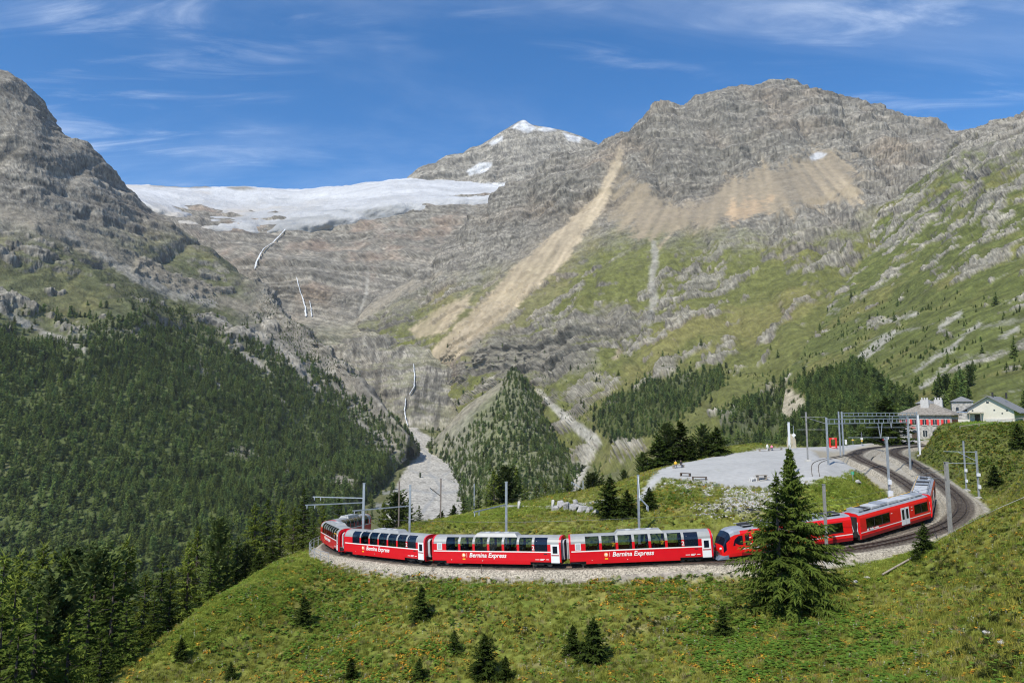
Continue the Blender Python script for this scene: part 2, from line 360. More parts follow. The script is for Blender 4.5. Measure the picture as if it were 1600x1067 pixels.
tyre = perlin(np.stack([(gx * .8 + gy * .6) / 9, (gy * .8 - gx * .6) / 1.1, 0 * gx], -1)); weeds = sstep(n2 + .8 * n4, .55, .85) * .35; gcol = gcol * (1 - .10 * sstep(tyre, .1, .5))[:, None]; gcol = mixc3(gcol, (.20, .21, .11), weeds)
col = mixc3(col, gcol, np.maximum(grav, path)); col = mixc3(col, np.array([0.37, 0.335, 0.26])[None] * .85 * (1 + 0.12 * n1 + 0.1 * n4)[:, None], yard)
# foot tracks worn through the grass
for ln, yc in (([(1160, 934, 1.6), (1110, 950, 2), (1040, 965, 2), (985, 985, 2.2), (940, 1000, 1.5)], 68), ([(1420, 918, 1.5), (1460, 935, 2), (1490, 945, 1.5)], 60), ([(1430, 916, 1.2), (1520, 917, 1.5), (1600, 925, 1.5)], 57), ([(940, 1036, 1.5), (1010, 1032, 2)], 58), ([(800, 1040, 1.5), (880, 1038, 2.0)], 60)):
    col = mixc3(col, (0.26, 0.225, 0.13), sstep(-line_d(gpx, gpy, ln) + n4 * 1.6, -1.2, 1.5) * (np.abs(gy - yc) < 15) * 0.85)
dT = np.minimum(near_track(gx, gy, T1)[0], near_track(gx, gy, T2)[0])
col = mixc3(col, (0.30, 0.28, 0.235), sstep(-dT + n4, -4.2, -3.2))
dark = sstep(-gx - 0.0 * gy, 36, 44) * 1.0; col = mixc3(col, (0.035, 0.045, 0.015), dark * 0.7)
bank = sstep(poly_sd(gx, gy, [(80, 116), (92, 114), (104, 130), (110, 160), (98, 176), (90, 165), (84, 146), (80, 128)]), -1, 3)
col = mixc3(col, (0.07, 0.085, 0.026), bank * 0.6)
MAT_GROUND = terrain_mat('meadow_soil', 0.8, 0.35, 0.10, 0.38)
ground = mesh_obj('ground', GP, grid_faces(nu, nv)[:, ::-1], MAT_GROUND, smooth=True, colors=np.c_[np.clip(col, 0.005, 0.9), 1 - .82 * np.clip(np.maximum.reduce([grav, path, yard * .8]), 0, 1)]); tag(ground, 'grassy alpine hillside with gravel plateau', kind='structure')
GRAV, PATHM, YARD, STONY, LAWN, DTRK = grav, path, yard, stony, lawn, dT
# ------------------------------------------------------------------ mountains: lofts through surveyed lines of each slope
def cr_weights(n, m):
    """cubic (Catmull-Rom) resampling matrix n -> m, clamped ends"""
    M = np.zeros((m, n)); s = np.linspace(0, n - 1, m)
    for r, x in enumerate(s):
        k = min(int(x), n - 2); t = x - k
        w4 = [0.5 * (-t + 2 * t ** 2 - t ** 3), 0.5 * (2 - 5 * t ** 2 + 3 * t ** 3), 0.5 * (t + 4 * t ** 2 - 3 * t ** 3), 0.5 * (-t ** 2 + t ** 3)]
        for j, wt in zip((k - 1, k, k + 1, k + 2), w4):
            if j < 0: M[r, 0] += 2 * wt; M[r, 1] -= wt
            elif j > n - 1: M[r, n - 1] += 2 * wt; M[r, n - 2] -= wt
            else: M[r, j] += wt
    return M
def loft(rows, nu, nv, vw=None):
    P = np.array([[W3(*p) for p in r] for r in rows])            # rows x cols x 3
    U = cr_weights(P.shape[1], nu)
    P = np.einsum('uc,rcx->rux', U, P)
    if vw is None: V = cr_weights(P.shape[0], nv)
    else:
        Vd = cr_weights(P.shape[0], 2000); s = np.linspace(0, 1, 2000); c = np.interp(s, np.linspace(0, 1, len(vw)), vw).cumsum(); c = (c - c[0]) / (c[-1] - c[0])
        V = Vd[np.clip(np.round(np.interp(np.linspace(0, 1, nv), c, s) * 1999).astype(int), 0, 1999)]
    return np.einsum('vr,rux->vux', V, P)
def normals(G):
    du = np.gradient(G, axis=1); dv = np.gradient(G, axis=0); n = np.cross(du, dv); n /= np.linalg.norm(n, axis=2)[..., None] + 1e-9
    return n
def shift(row, dx, dy, dY): return [(x + dx, y + dy, Y + dY) for x, y, Y in row]
def displace(G, terms, flip=1):
    """terms: callables of (points, normals) -> metres along the normal"""
    N = normals(G) * flip; P = G.reshape(-1, 3); n = N.reshape(-1, 3)
    d = sum(t(P, n) for t in terms)
    return (P + n * d[:, None]).reshape(G.shape)
def strata_z(P, dip, off): return P[:, 2] + dip[0] * P[:, 0] + dip[1] * P[:, 1] + fbm(P, 620, 2, off=off) * 90 + fbm(P, 150, 2, off=off + 1) * 9
def steps(z, period, sharp=4.0):
    t = z / period; f = t - np.floor(t); return f ** sharp / (f ** sharp + (1 - f) ** sharp) - f
ML_R = [(-260, -40, 1900), (-110, 52, 1980), (0, 110, 2050), (62, 150, 2080), (92, 202, 2110), (140, 236, 2160), (190, 286, 2220), (240, 328, 2270), (330, 392, 2320), (410, 455, 2280), (448, 490, 2150), (505, 535, 2000), (580, 612, 1850), (642, 682, 1650), (648, 708, 1640)]
ML_C = [(-260, 240, 1600), (-110, 280, 1640), (0, 318, 1680), (40, 330, 1700), (80, 345, 1730), (130, 370, 1780), (180, 395, 1830), (230, 425, 1890), (310, 462, 1980), (385, 490, 2050), (430, 506, 2030), (480, 548, 1900), (558, 622, 1780), (622, 690, 1600), (634, 718, 1590)]
ML_T = [(-260, 430, 1300), (-110, 480, 1320), (0, 500, 1340), (30, 512, 1350), (70, 520, 1375), (120, 520, 1420), (175, 522, 1470), (225, 530, 1510), (300, 545, 1580), (368, 562, 1660), (420, 578, 1700), (462, 602, 1690), (543, 655, 1640), (608, 702, 1560), (622, 730, 1540)]
ML_F = [(-260, 680, 1000), (-110, 690, 1010), (0, 690, 1030), (30, 690, 1040), (70, 690, 1055), (120, 690, 1080), (175, 690, 1110), (225, 690, 1140), (300, 690, 1200), (368, 690, 1270), (420, 690, 1330), (460, 697, 1390), (530, 707, 1450), (598, 716, 1500), (612, 748, 1480)]
ML_B = [(-260, 950, 760), (-110, 925, 760), (0, 905, 765), (30, 900, 770), (70, 892, 775), (120, 885, 785), (175, 878, 800), (225, 872, 815), (300, 860, 850), (370, 842, 900), (430, 825, 960), (490, 803, 1040), (550, 775, 1150), (598, 745, 1380), (608, 810, 1330)]
ML = loft([shift(ML_R, 60, 130, 500), ML_R, ML_C, ML_T, ML_F, ML_B, [(x, y + 160, Y * 0.85) for x, y, Y in ML_B]], 430, 400, [0.3, 1, 1.3, 1, .8, .5, .3])
MR = loft([
    [(820, 420, 3500), (900, 350, 3500), (980, 320, 3500), (1040, 300, 3500), (1100, 290, 3500), (1180, 280, 3500), (1240, 270, 3550), (1330, 300, 3500), (1420, 320, 3400), (1540, 350, 3300), (1700, 380, 3200), (1900, 400, 3000)],
    [(750, 345, 2980), (810, 290, 2930), (868, 250, 2900), (930, 228, 2900), (1012, 182, 2900), (1090, 154, 2900), (1200, 127, 2950), (1318, 150, 2900), (1400, 183, 2850), (1525, 208, 2750), (1700, 255, 2600), (1900, 300, 2400)],
    [(650, 428, 2720), (715, 380, 2640), (790, 345, 2560), (880, 325, 2480), (985, 300, 2430), (1090, 282, 2380), (1200, 262, 2360), (1310, 256, 2330), (1405, 270, 2220), (1510, 300, 2000), (1650, 330, 1800), (1850, 360, 1600)],
    [(562, 496, 2490), (640, 478, 2380), (720, 470, 2280), (830, 445, 2180), (945, 420, 2090), (1065, 405, 1990), (1180, 398, 1880), (1300, 392, 1740), (1400, 385, 1600), (1500, 390, 1430), (1650, 400, 1300), (1850, 410, 1200)],
    [(600, 550, 2290), (660, 545, 2200), (715, 545, 2110), (795, 525, 1990), (905, 512, 1850), (1035, 508, 1720), (1150, 508, 1600), (1275, 500, 1440), (1385, 490, 1260), (1490, 490, 1090), (1650, 490, 950), (1850, 490, 850)],
    [(690, 605, 2120), (720, 598, 2060), (760, 592, 1980), (815, 585, 1860), (900, 582, 1690), (1005, 590, 1510), (1115, 592, 1350), (1245, 584, 1190), (1355, 575, 1010), (1465, 565, 850), (1650, 560, 720), (1850, 560, 640)],
    [(730, 680, 1850), (770, 675, 1790), (820, 668, 1700), (880, 662, 1560), (950, 672, 1360), (1030, 690, 1160), (1110, 698, 1000), (1225, 708, 850), (1335, 712, 700), (1450, 715, 560), (1650, 720, 480), (1850, 730, 420)],
    [(720, 820, 1500), (770, 830, 1400), (820, 840, 1280), (880, 850, 1150), (950, 860, 980), (1030, 870, 840), (1110, 880, 720), (1225, 890, 600), (1335, 900, 500), (1450, 900, 420), (1650, 900, 380), (1850, 900, 340)]],
    620, 430, [0.2, 1, 1.25, 1.2, 1, .8, .5, .3])
RR = loft([
    [(1480, 420, 2100), (1540, 360, 2150), (1580, 330, 2150), (1640, 300, 2100), (1720, 280, 2000), (1850, 260, 1950)],
    [(1395, 322, 1900), (1452, 272, 1850), (1522, 212, 1800), (1600, 180, 1700), (1720, 150, 1600), (1850, 120, 1500)],
    [(1340, 415, 1600), (1425, 375, 1500), (1510, 335, 1350), (1600, 310, 1200), (1720, 300, 1050), (1850, 300, 950)],
    [(1290, 495, 1380), (1390, 470, 1180), (1490, 450, 960), (1600, 440, 810), (1720, 430, 680), (1850, 430, 600)],
    [(1240, 570, 1140), (1340, 560, 930), (1460, 550, 720), (1600, 545, 560), (1720, 540, 460), (1850, 540, 400)],
    [(1220, 660, 880), (1310, 660, 700), (1440, 662, 480), (1600, 655, 360), (1720, 660, 300), (1850, 670, 260)],
    [(1220, 800, 640), (1310, 800, 540), (1440, 790, 390), (1600, 780, 310), (1720, 780, 260), (1850, 780, 220)]], 320, 330, [0.2, 1, 1.1, 1, .8, .5, .3])
GB = loft([
    [(60, 300, 4300), (220, 305, 4300), (300, 306, 4400), (420, 310, 4400), (540, 310, 4400), (680, 300, 4400), (860, 290, 4300)],
    [(120, 300, 3600), (215, 306, 3650), (295, 316, 3650), (400, 325, 3700), (520, 322, 3700), (650, 312, 3700), (810, 300, 3700)],
    [(200, 318, 3150), (270, 340, 3120), (350, 357, 3150), (440, 357, 3200), (530, 352, 3250), (650, 330, 3300), (800, 312, 3350)],
    [(300, 420, 2780), (380, 430, 2740), (465, 432, 2720), (550, 440, 2760), (640, 435, 2800), (740, 420, 2800), (840, 400, 2800)],
    [(330, 478, 2480), (410, 486, 2520), (488, 494, 2600), (560, 500, 2540), (640, 515, 2420), (720, 525, 2380), (810, 530, 2380)],
    [(400, 560, 2220), (480, 548, 2200), (560, 552, 2190), (640, 560, 2160), (700, 562, 2150), (770, 565, 2180), (850, 570, 2200)],
    [(450, 680, 1950), (530, 668, 1960), (590, 662, 1960), (635, 662, 1950), (690, 658, 1970), (760, 650, 2000), (850, 640, 2050)],
    [(460, 790, 1600), (530, 780, 1600), (590, 770, 1600), (640, 770, 1600), (700, 770, 1600), (770, 770, 1650), (850, 770, 1700)]], 380, 320, [0.3, .5, 1, 1.1, 1.3, 1.3, .7, .3])
GL = loft([
    [(60, 330, 4600), (200, 330, 4600), (300, 330, 4600), (420, 332, 4600), (540, 330, 4600), (660, 315, 4600), (860, 300, 4600)],
    [(110, 288, 3900), (210, 290, 3950), (300, 292, 4000), (400, 295, 4000), (520, 293, 4000), (640, 280, 4050), (830, 297, 3950)],
    [(150, 298, 3500), (235, 308, 3500), (300, 318, 3520), (400, 325, 3550), (520, 316, 3580), (650, 300, 3620), (815, 300, 3650)],
    [(210, 310, 3180), (270, 334, 3140), (340, 353, 3150), (430, 352, 3200), (520, 338, 3260), (640, 314, 3320), (800, 306, 3400)],
    [(230, 336, 3130), (280, 356, 3100), (350, 372, 3120), (440, 374, 3170), (530, 366, 3220), (650, 340, 3280), (800, 320, 3360)]], 360, 110)
SPK = loft([
    [(680, 420, 4900), (740, 380, 4900), (800, 360, 4900), (820, 350, 4900), (840, 350, 4900), (880, 360, 4900), (940, 380, 4900), (1000, 420, 4900)],
    [(625, 290, 4350), (690, 255, 4350), (752, 232, 4350), (790, 208, 4360), (818, 192, 4380), (836, 201, 4380), (882, 210, 4360), (935, 230, 4330), (1000, 280, 4300)][:8],
    [(625, 300, 4100), (690, 283, 4100), (740, 275, 4100), (775, 262, 4100), (815, 255, 4080), (845, 250, 4080), (885, 255, 4080), (950, 275, 4080)],
    [(620, 330, 3850), (690, 325, 3850), (740, 320, 3850), (780, 318, 3850), (820, 315, 3850), (850, 312, 3850), (890, 310, 3850), (950, 320, 3850)]], 230, 120)
CO = loft([
    [(640, 740, 2050), (690, 705, 2050), (740, 660, 2050), (790, 615, 2050), (806, 600, 2050), (830, 625, 2050), (880, 690, 2000), (950, 740, 1900)],
    [(640, 730, 1780), (674, 690, 1780), (728, 638, 1800), (788, 593, 1800), (802, 583, 1790), (822, 600, 1780), (868, 648, 1760), (940, 700, 1680)],
    [(668, 755, 1640), (704, 712, 1640), (728, 680, 1620), (778, 645, 1590), (805, 635, 1580), (835, 645, 1590), (880, 680, 1600), (940, 720, 1560)],
    [(685, 790, 1400), (718, 748, 1400), (745, 728, 1360), (775, 715, 1320), (812, 710, 1310), (855, 715, 1320), (895, 730, 1350), (940, 750, 1370)],
    [(685, 860, 1120), (718, 815, 1120), (745, 795, 1090), (775, 790, 1070), (815, 788, 1060), (860, 790, 1060), (900, 800, 1080), (940, 815, 1120)],
    [(690, 960, 950), (720, 920, 950), (745, 900, 930), (775, 900, 920), (815, 900, 920), (860, 900, 920), (900, 900, 920), (940, 900, 950)]], 210, 200)
VF = loft([
    [(540, 640, 2300), (600, 640, 2300), (640, 645, 2300), (700, 645, 2300), (800, 640, 2250), (880, 620, 2200), (960, 600, 2150)],
    [(560, 690, 1900), (605, 680, 1930), (640, 668, 1950), (690, 672, 1950), (780, 665, 1900), (855, 640, 1880), (930, 640, 1800)],
    [(540, 730, 1600), (590, 728, 1600), (650, 722, 1620), (720, 718, 1640), (800, 712, 1600), (900, 690, 1560), (990, 680, 1480)],
    [(500, 775, 1240), (570, 775, 1260), (650, 772, 1270), (730, 770, 1270), (820, 770, 1240), (920, 755, 1200), (1020, 740, 1120)],
    [(430, 835, 950), (530, 832, 980), (640, 830, 990), (740, 828, 990), (840, 825, 960), (940, 815, 920), (1060, 800, 860)],
    [(300, 1100, 520), (470, 1100, 520), (640, 1100, 520), (760, 1100, 520), (880, 1100, 520), (1000, 1100, 500), (1150, 1100, 480)]], 240, 240, [.5, 1, 1.2, 1, .5, .3])

def rock_terms(a, s=1.0, ter=(60, 1.0), dip=(0, 0), off=0.0, mask=None, big=1.0, gul=1.0, fine=1.0, rug=None):
    def f(P, n):
        zs = strata_z(P, dip, off); k = 0.35 + 0.65 * sstep(fbm(P, 300, 2, off=off + 8), -.25, .25); r_ = 1.0 if rug is None else rug(P)
        d = a * big * (ridged(P * [1, 1, .7], 420 * s, 2, off=off) - 0.4)
        d = d - gul * a * 1.1 * (ridged(P * [1, .30, .20], 210 * s, 2, 0.45, off=off + 2) - 0.35) * (.5 + .5 * r_) - gul * a * .1 * r_ * (ridged(P * [1, .30, .20], 70 * s, 2, 0.45, off=off + 12) - 0.35)
        d = d + fine * a * r_ * (0.24 * (ridged(P * [1, 1, .8], 80 * s, 2, 0.5, off=off + 6) - 0.4) + 0.10 * (ridged(P * [1, 1, .9], 30 * s, 2, .6, off=off + 7) - .4))
        d = d + ter[1] * k * r_ * (ter[0] * .40 * steps(zs, ter[0], 6) + ter[0] * .18 * steps(zs + 7, ter[0] * .37, 5))
        return d * (1 if mask is None else mask(P))
    return f
def outcrop(P, scale, lo, dip=(0, 0), off=0.0):
    """0..1 mask of rock heads pushing through turf, drawn out along the bedding"""
    q_ = np.stack([P[:, 0] * .5, P[:, 1] * .35, (P[:, 2] + dip[0] * P[:, 0] + dip[1] * P[:, 1]) * 1.5], -1); m = fbm(q_, scale, 4, .6, off=off) + .5 * fbm(P, scale * 5, 2, off=off + 3)
    return sstep(m, lo, lo + .10)
def calm(lines, polys, soft=16):
    def f(P):
        px, py = PX(P); m = np.zeros(len(P))
        for ln in lines: m = np.maximum(m, sstep(-line_d(px, py, ln), -soft, soft))
        for Q in polys: m = np.maximum(m, sstep(poly_sd(px, py, Q), -soft, soft))
        return 1 - .88 * m
    return f
MRcalm = calm([[(970, 238, 4), (940, 312, 10), (870, 390, 22), (825, 430, 26), (720, 530, 24), (690, 556, 20)], [(645, 440, 6), (600, 470, 9), (550, 500, 12)]], [[(965, 300), (1060, 330), (1200, 258), (1330, 245), (1340, 300), (1130, 345), (990, 372)], [(640, 515), (690, 480), (738, 458), (690, 520), (655, 530)]])
MLcalm = calm([[(-20, 326, 10), (80, 345, 12), (240, 425, 16), (400, 484, 10)]], [])
def zone(P, Q, soft=25): px, py = PX(P); return sstep(poly_sd(px, py, Q), -soft, soft)
BUTT = [(1215, 330), (1290, 280), (1420, 235), (1450, 300), (1400, 350), (1360, 400), (1240, 420), (1190, 400)]; BASEC = [(725, 545), (780, 515), (870, 500), (1010, 480), (1080, 470), (1060, 520), (960, 545), (930, 575), (860, 595), (800, 595), (745, 575)]
def MRrug(P):
    px, py = PX(P); up = sstep(-py, -np.interp(px, [560, 900, 1000, 1200, 1350, 1600], [430, 330, 300, 262, 245, 280]) - 25, -np.interp(px, [560, 900, 1000, 1200, 1350, 1600], [430, 330, 300, 262, 245, 280]) + 10)
    return np.clip(.22 + .70 * up * np.interp(px, [700, 950], [.55, 1]) + 1.2 * zone(P, BUTT) + 1.35 * zone(P, BASEC) + .45 * sstep(fbm(P, 260, 2, off=33), .1, .4), .2, 1.6)
MLrug = lambda P: np.clip(.30 + .7 * sstep(PX(P)[0], 380, 450) + .7 * sstep(P[:, 2] + 60 * fbm(P, 300, 2), 420, 520) + .9 * sstep(fbm(P, 240, 2, off=21), .12, .35) * sstep(P[:, 2], 40, 120), .2, 1.3)
RRrug = lambda P: np.clip(.35 + .8 * sstep(fbm(P, 150, 2, off=27), .05, .3) + .6 * sstep(P[:, 2], 430, 560), .2, 1.4)
MR_out = lambda P: outcrop(P, 46, .16, (-.5, .1), 3) * sstep(-P[:, 2], -560, -440); ML_out = lambda P: outcrop(P, 44, .12, (.3, 0), 5) * sstep(P[:, 2], 40, 140) * sstep(-P[:, 2], -520, -430); RR_out = lambda P: outcrop(P, 26, np.interp(PX(P)[1], [200, 330, 450, 600], [-.10, .04, .20, .27]), (-.9, .2), 7)
ML_o = ML_out(ML.reshape(-1, 3)); MR_o = MR_out(MR.reshape(-1, 3)); RR_o = RR_out(RR.reshape(-1, 3))
ML = displace(ML, [rock_terms(30, 0.75, (52, .5), dip=(.2, 0), off=1, big=0.9, rug=MLrug, mask=lambda P: MLcalm(P) * (0.30 + 0.70 * sstep(P[:, 2] + 90 * fbm(P, 300, 2), 40, 240))), lambda P, n: ML_o * (5 + 9 * ridged(P, 30, 2))], -1)
MR = displace(MR, [rock_terms(40, 0.9, (58, 1.2), dip=(-0.10, 0.02), off=2, big=1.0, rug=MRrug, mask=MRcalm), lambda P, n: MR_o * (5 + 12 * ridged(P, 36, 2))], -1)
RR = displace(RR, [rock_terms(22, 0.5, (36, .9), dip=(-0.45, 0.1), off=3, big=0.9, rug=RRrug, mask=lambda P: 0.14 + 0.86 * sstep(P[:, 2] + 80 * fbm(P, 200, 2), 60, 420)), lambda P, n: RR_o * (2 + 5 * ridged(P, 16, 2)) * (.3 + .7 * sstep(P[:, 2], 40, 200))], -1)
GB = displace(GB, [rock_terms(30, 0.8, (78, 1.6), dip=(0.05, 0), off=4, gul=.3, rug=lambda P: np.clip(.55 + 1.0 * sstep(fbm(P, 300, 2, off=41), -.1, .3) * sstep(-P[:, 2], -620, -300), .3, 1.6))], -1)
SPK = displace(SPK, [rock_terms(34, 1.0, (110, .5), dip=(-0.25, 0), off=5, big=.5, gul=.8, mask=lambda P: .12 + .88 * sstep(-P[:, 2], -1840, -1640))], -1)
GL = displace(GL, [lambda P, n: 26 * fbm(P, 420, 3) + 16 * (ridged(P * [0.35, 1, 1], 120, 3) - 0.4) - 30 * sstep(-P[:, 1], -3420, -3150) * sstep(fbm(P * [1, .5, 1], 130, 3, off=9), -.1, .35) + 7 * sstep(fbm(P * [0.4, 1, 1], 260, 2, off=5), 0.05, 0.5) * ridged(P * [0.3, 1.3, 1], 40, 2)], -1)
CO = displace(CO, [lambda P, n: 16 * fbm(P, 160, 4) + 5 * (ridged(P, 50, 3) - 0.4)], -1)
VF = displace(VF, [lambda P, n: 6 * fbm(P, 200, 4)], -1)

GREY = np.array([0.185, 0.173, 0.145]); WARM = np.array([0.222, 0.172, 0.122]); DARKR = np.array([0.088, 0.082, 0.072]); GRASS = np.array([0.108, 0.118, 0.028]); GRASS2 = np.array([0.165, 0.152, 0.050]); SCREE = np.array([0.245, 0.220, 0.172]); OCH = np.array([0.355, 0.295, 0.205]); SNOW = np.array([0.47, 0.48, 0.49]); PALE = np.array([0.36, 0.345, 0.30]); FOR = np.array([0.028, 0.040, 0.014])
def prep(G, flip=-1):
    P = G.reshape(-1, 3); n = (normals(G) * flip).reshape(-1, 3); px, py = PX(P); return P, n, px, py
def rockbase(P, n, s=1.0, off=0.0, warm=0.35, dip=(0, 0)):
    zs = strata_z(P, dip, off); st = perlin(np.stack([P[:, 0] / 1200, P[:, 1] / 1200, zs / (30 * s)], -1)); st2 = perlin(np.stack([P[:, 0] / 500, P[:, 1] / 500, zs / (10 * s) + 50], -1))
    a = fbm(P, 340 * s, 4, off=off + 1); b = fbm(P, 70 * s, 4, 0.6, off=off + 2); c = fbm(P, 16 * s, 3, 0.6, off=off + 3)
    col = np.tile(GREY, (len(P), 1)) * np.clip(1 + 0.40 * st + 0.45 * st2 + 0.30 * b + 0.32 * c, .25, 2.2)[:, None]
    col = mixc3(col, WARM, np.clip(sstep(a, 0.0, 0.5) * warm + 0.25 * sstep(st, 0.2, 0.6) * warm, 0, 1))
    col = mixc3(col, DARKR, sstep(-b + 0.7 * st2, 0.25, 0.75) * 0.6)
    ck = np.abs(perlin(P * [1, 1, .35] / (42 * s) + off)); ck2 = np.abs(st2); steepm = sstep(n[:, 2], .78, .5)
    col = mixc3(col, DARKR * .8, np.clip(sstep(-ck, -.07, -.015) * .7 * steepm + sstep(-ck2, -.10, -.01) * .6, 0, 1))
    col = col * (1 + .22 * sstep(perlin(P * [1, 1, .5] / (9 * s) + 31), .15, .6))[:, None]
    col = col * np.clip(1 + .16 * rng.normal(size=len(P)), .6, 1.5)[:, None]
    return col, a, b, c
def grassify(col, P, n, amount, a, b, c, g=GRASS, g2=GRASS2, steep=(0.35, 0.65), cut=0.0):
    m = sstep(n[:, 2] + 0.40 * b + 0.30 * c + cut, *steep) * np.clip(amount, 0, 1)
    gc = g[None] * (1 + 0.35 * b + 0.35 * c)[:, None]; gc = mixc3(gc, g2, sstep(a + 0.6 * b, 0, 0.5) * 0.7)
    gc = gc * np.clip(1 + .10 * rng.normal(size=len(P)), .7, 1.3)[:, None]; return col * (1 - m[:, None]) + gc * m[:, None], m
MAT_ROCK = terrain_mat('mountain_rock', 18, 14, 5.0, 0.28); MAT_ROCK_FAR = terrain_mat('far_rock', 30, 24, 8.0, 0.3); MAT_SNOW = terrain_mat('glacier_ice', 30, 22, 6.0, 0.07, 0.6); MAT_GRAVEL = terrain_mat('river_gravel', 5, 3, 0.8, 0.2)
def band(px, py, poly, soft, jit): return sstep(poly_sd(px, py, poly) + jit, -soft, soft)
def lin(px, py, ln, soft, jit): return sstep(-line_d(px, py, ln) + jit, -soft, soft)

# --- left mountain
P, n, px, py = prep(ML); col, a, b, c = rockbase(P, n, 0.8, 1, 0.22)
up = sstep(py + 30 * b + 10 * c, 330, 420) * (1 - 0.0 * px)
up = up * (1 - .85 * sstep(px + 20 * b, 340, 430)); col, _ = grassify(col, P, n, 0.8 * up, a, b, c, g=np.array([0.075, 0.088, 0.028]), steep=(0.22, 0.6))
slab, *_ = rockbase(P, n, 0.5, 14, 0.1); ms = sstep(px + 30 * b, 350, 430); col = col * (1 - ms[:, None] * .7) + slab * 1.1 * ms[:, None] * .7
rkl, *_ = rockbase(P, n, 0.45, 15, 0.1); col = col * (1 - ML_o[:, None] * .9) + rkl * 1.25 * ML_o[:, None] * .9
scr = band(px, py, [(-20, 318), (80, 338), (160, 372), (240, 410), (320, 445), (400, 478), (385, 492), (300, 470), (215, 440), (120, 392), (40, 350), (-20, 335)], 10, 22 * b + 12 * c); col = mixc3(col, SCREE * 0.86, scr * 0.85)
for ln in ([(-10, 478, 4), (30, 500, 6), (75, 522, 5), (130, 548, 3), (165, 562, 2)], [(105, 365, 3), (180, 415, 6), (260, 455, 7), (330, 475, 6)]): col = mixc3(col, PALE * 0.75, lin(px, py, ln, 4, 14 * b + 10 * c) * 0.65)
ML_forest = sstep(py + 70 * b + 30 * c + 25 * a - np.interp(px, [-260, 0, 60, 150, 230, 300, 400, 480, 560, 660], [470, 500, 520, 510, 505, 520, 540, 585, 645, 690]), -25, 40)
ML_forest *= 1 - 0.92 * sstep(fbm(P, 150, 3, off=20) + .25 * c, 0.22, 0.42)
bare = np.maximum.reduce([lin(px, py, ln, 3, 6 * b + 4 * c) for ln in ([(370, 548, 4), (395, 565, 8), (420, 582, 5)], [(395, 515, 4), (440, 545, 6), (480, 590, 5), (500, 610, 4)], [(560, 660, 3), (600, 685, 4)], [(310, 560, 2), (315, 580, 3)], [(330, 590, 2), (345, 605, 2)], [(-10, 478, 4), (30, 500, 6), (75, 522, 5), (130, 548, 3)])])
ML_forest *= 1 - bare
col = mixc3(col, np.array([0.27, 0.255, 0.22])[None] * (1 + .6 * c)[:, None], bare * (py > 500) * 0.7)
col = mixc3(col, np.array([0.075, 0.100, 0.028]), ML_forest * 0.85)
mountain_left = mesh_obj('mountain_left', P, grid_faces(430, 400), MAT_ROCK, colors=np.clip(col, .004, .9)); tag(mountain_left, 'rocky mountain with a dark conifer wood on its lower slope', kind='structure')
ML_P, ML_N, ML_px, ML_py = P, n, px, py
# --- right mountain
P, n, px, py = prep(MR); col, a, b, c = rockbase(P, n, 0.9, 2, 0.55, (-0.12, 0.03))
g = sstep(py + 40 * b + 30 * a + 14 * c, np.interp(px, [560, 700, 850, 950, 1050, 1200, 1300, 1400, 1600], [470, 420, 370, 335, 335, 345, 340, 300, 300]), np.interp(px, [560, 700, 850, 1000, 1200, 1400, 1600], [560, 500, 450, 400, 410, 380, 360]))
col, gm = grassify(col, P, n, 0.92 * g, a, b, c, steep=(0.12, 0.45))
rkl, *_ = rockbase(P, n, 0.45, 16, 0.1); col = col * (1 - MR_o[:, None] * .85) + rkl * 1.25 * MR_o[:, None] * .85
jit = 9 * b + 6 * c; scm = np.zeros(len(P))
for poly, cc, amt in (([(965, 300), (1010, 285), (1060, 330), (1110, 300), (1200, 258), (1290, 235), (1330, 245), (1340, 300), (1250, 330), (1130, 345), (1050, 365), (990, 372)], SCREE * [1.0, 0.93, 0.84], 0.85),
                      ([(960, 250), (1000, 285), (990, 370), (950, 345)], SCREE * [1, 0.93, 0.82], 0.5), ([(1140, 330), (1200, 308), (1190, 322), (1150, 345)], OCH * [1, .88, .8], 0.6), ([(1290, 300), (1340, 290), (1330, 320), (1290, 318)], OCH * 0.85, 0.5)):
    scm = np.maximum(scm, band(px, py, poly, 9, 2 * jit)); fan = perlin(np.stack([(px - 1150) / np.maximum(py - 120, 60) * 14, py / 120, 0 * px], -1)); col = mixc3(col, np.asarray(cc)[None] * (1 + .30 * fan + .2 * c)[:, None], band(px, py, poly, 9, 3.4 * jit + 16 * fan) * np.clip(amt + .5 * fan, 0, 1))
och = np.maximum(lin(px, py, [(970, 238, 4), (958, 268, 7), (940, 312, 10), (905, 350, 14), (870, 390, 22), (825, 430, 24), (775, 480, 22), (720, 530, 20), (690, 556, 16)], 3.5, jit * .9), band(px, py, [(640, 515), (690, 480), (738, 458), (720, 490), (690, 520), (655, 530)], 5, jit))
stk = perlin(np.stack([(px + 0.62 * py) / 7, (py - .62 * px) / 90, 0 * px], -1)); stk2 = perlin(np.stack([(px + 0.62 * py) / 22, (py - .62 * px) / 160, 3 + 0 * px], -1))
och2 = lin(px, py, [(965, 250, 10), (945, 312, 22), (905, 360, 30), (860, 410, 42), (800, 470, 44), (735, 530, 40)], 18, jit * 2.2) * .28; col = mixc3(col, SCREE * [1, .92, .8], och2)
col = mixc3(col, OCH[None] * (1 + 0.35 * c + 0.2 * b + .3 * stk + .2 * stk2)[:, None], och * np.clip(.9 + .3 * stk2, 0, 1))
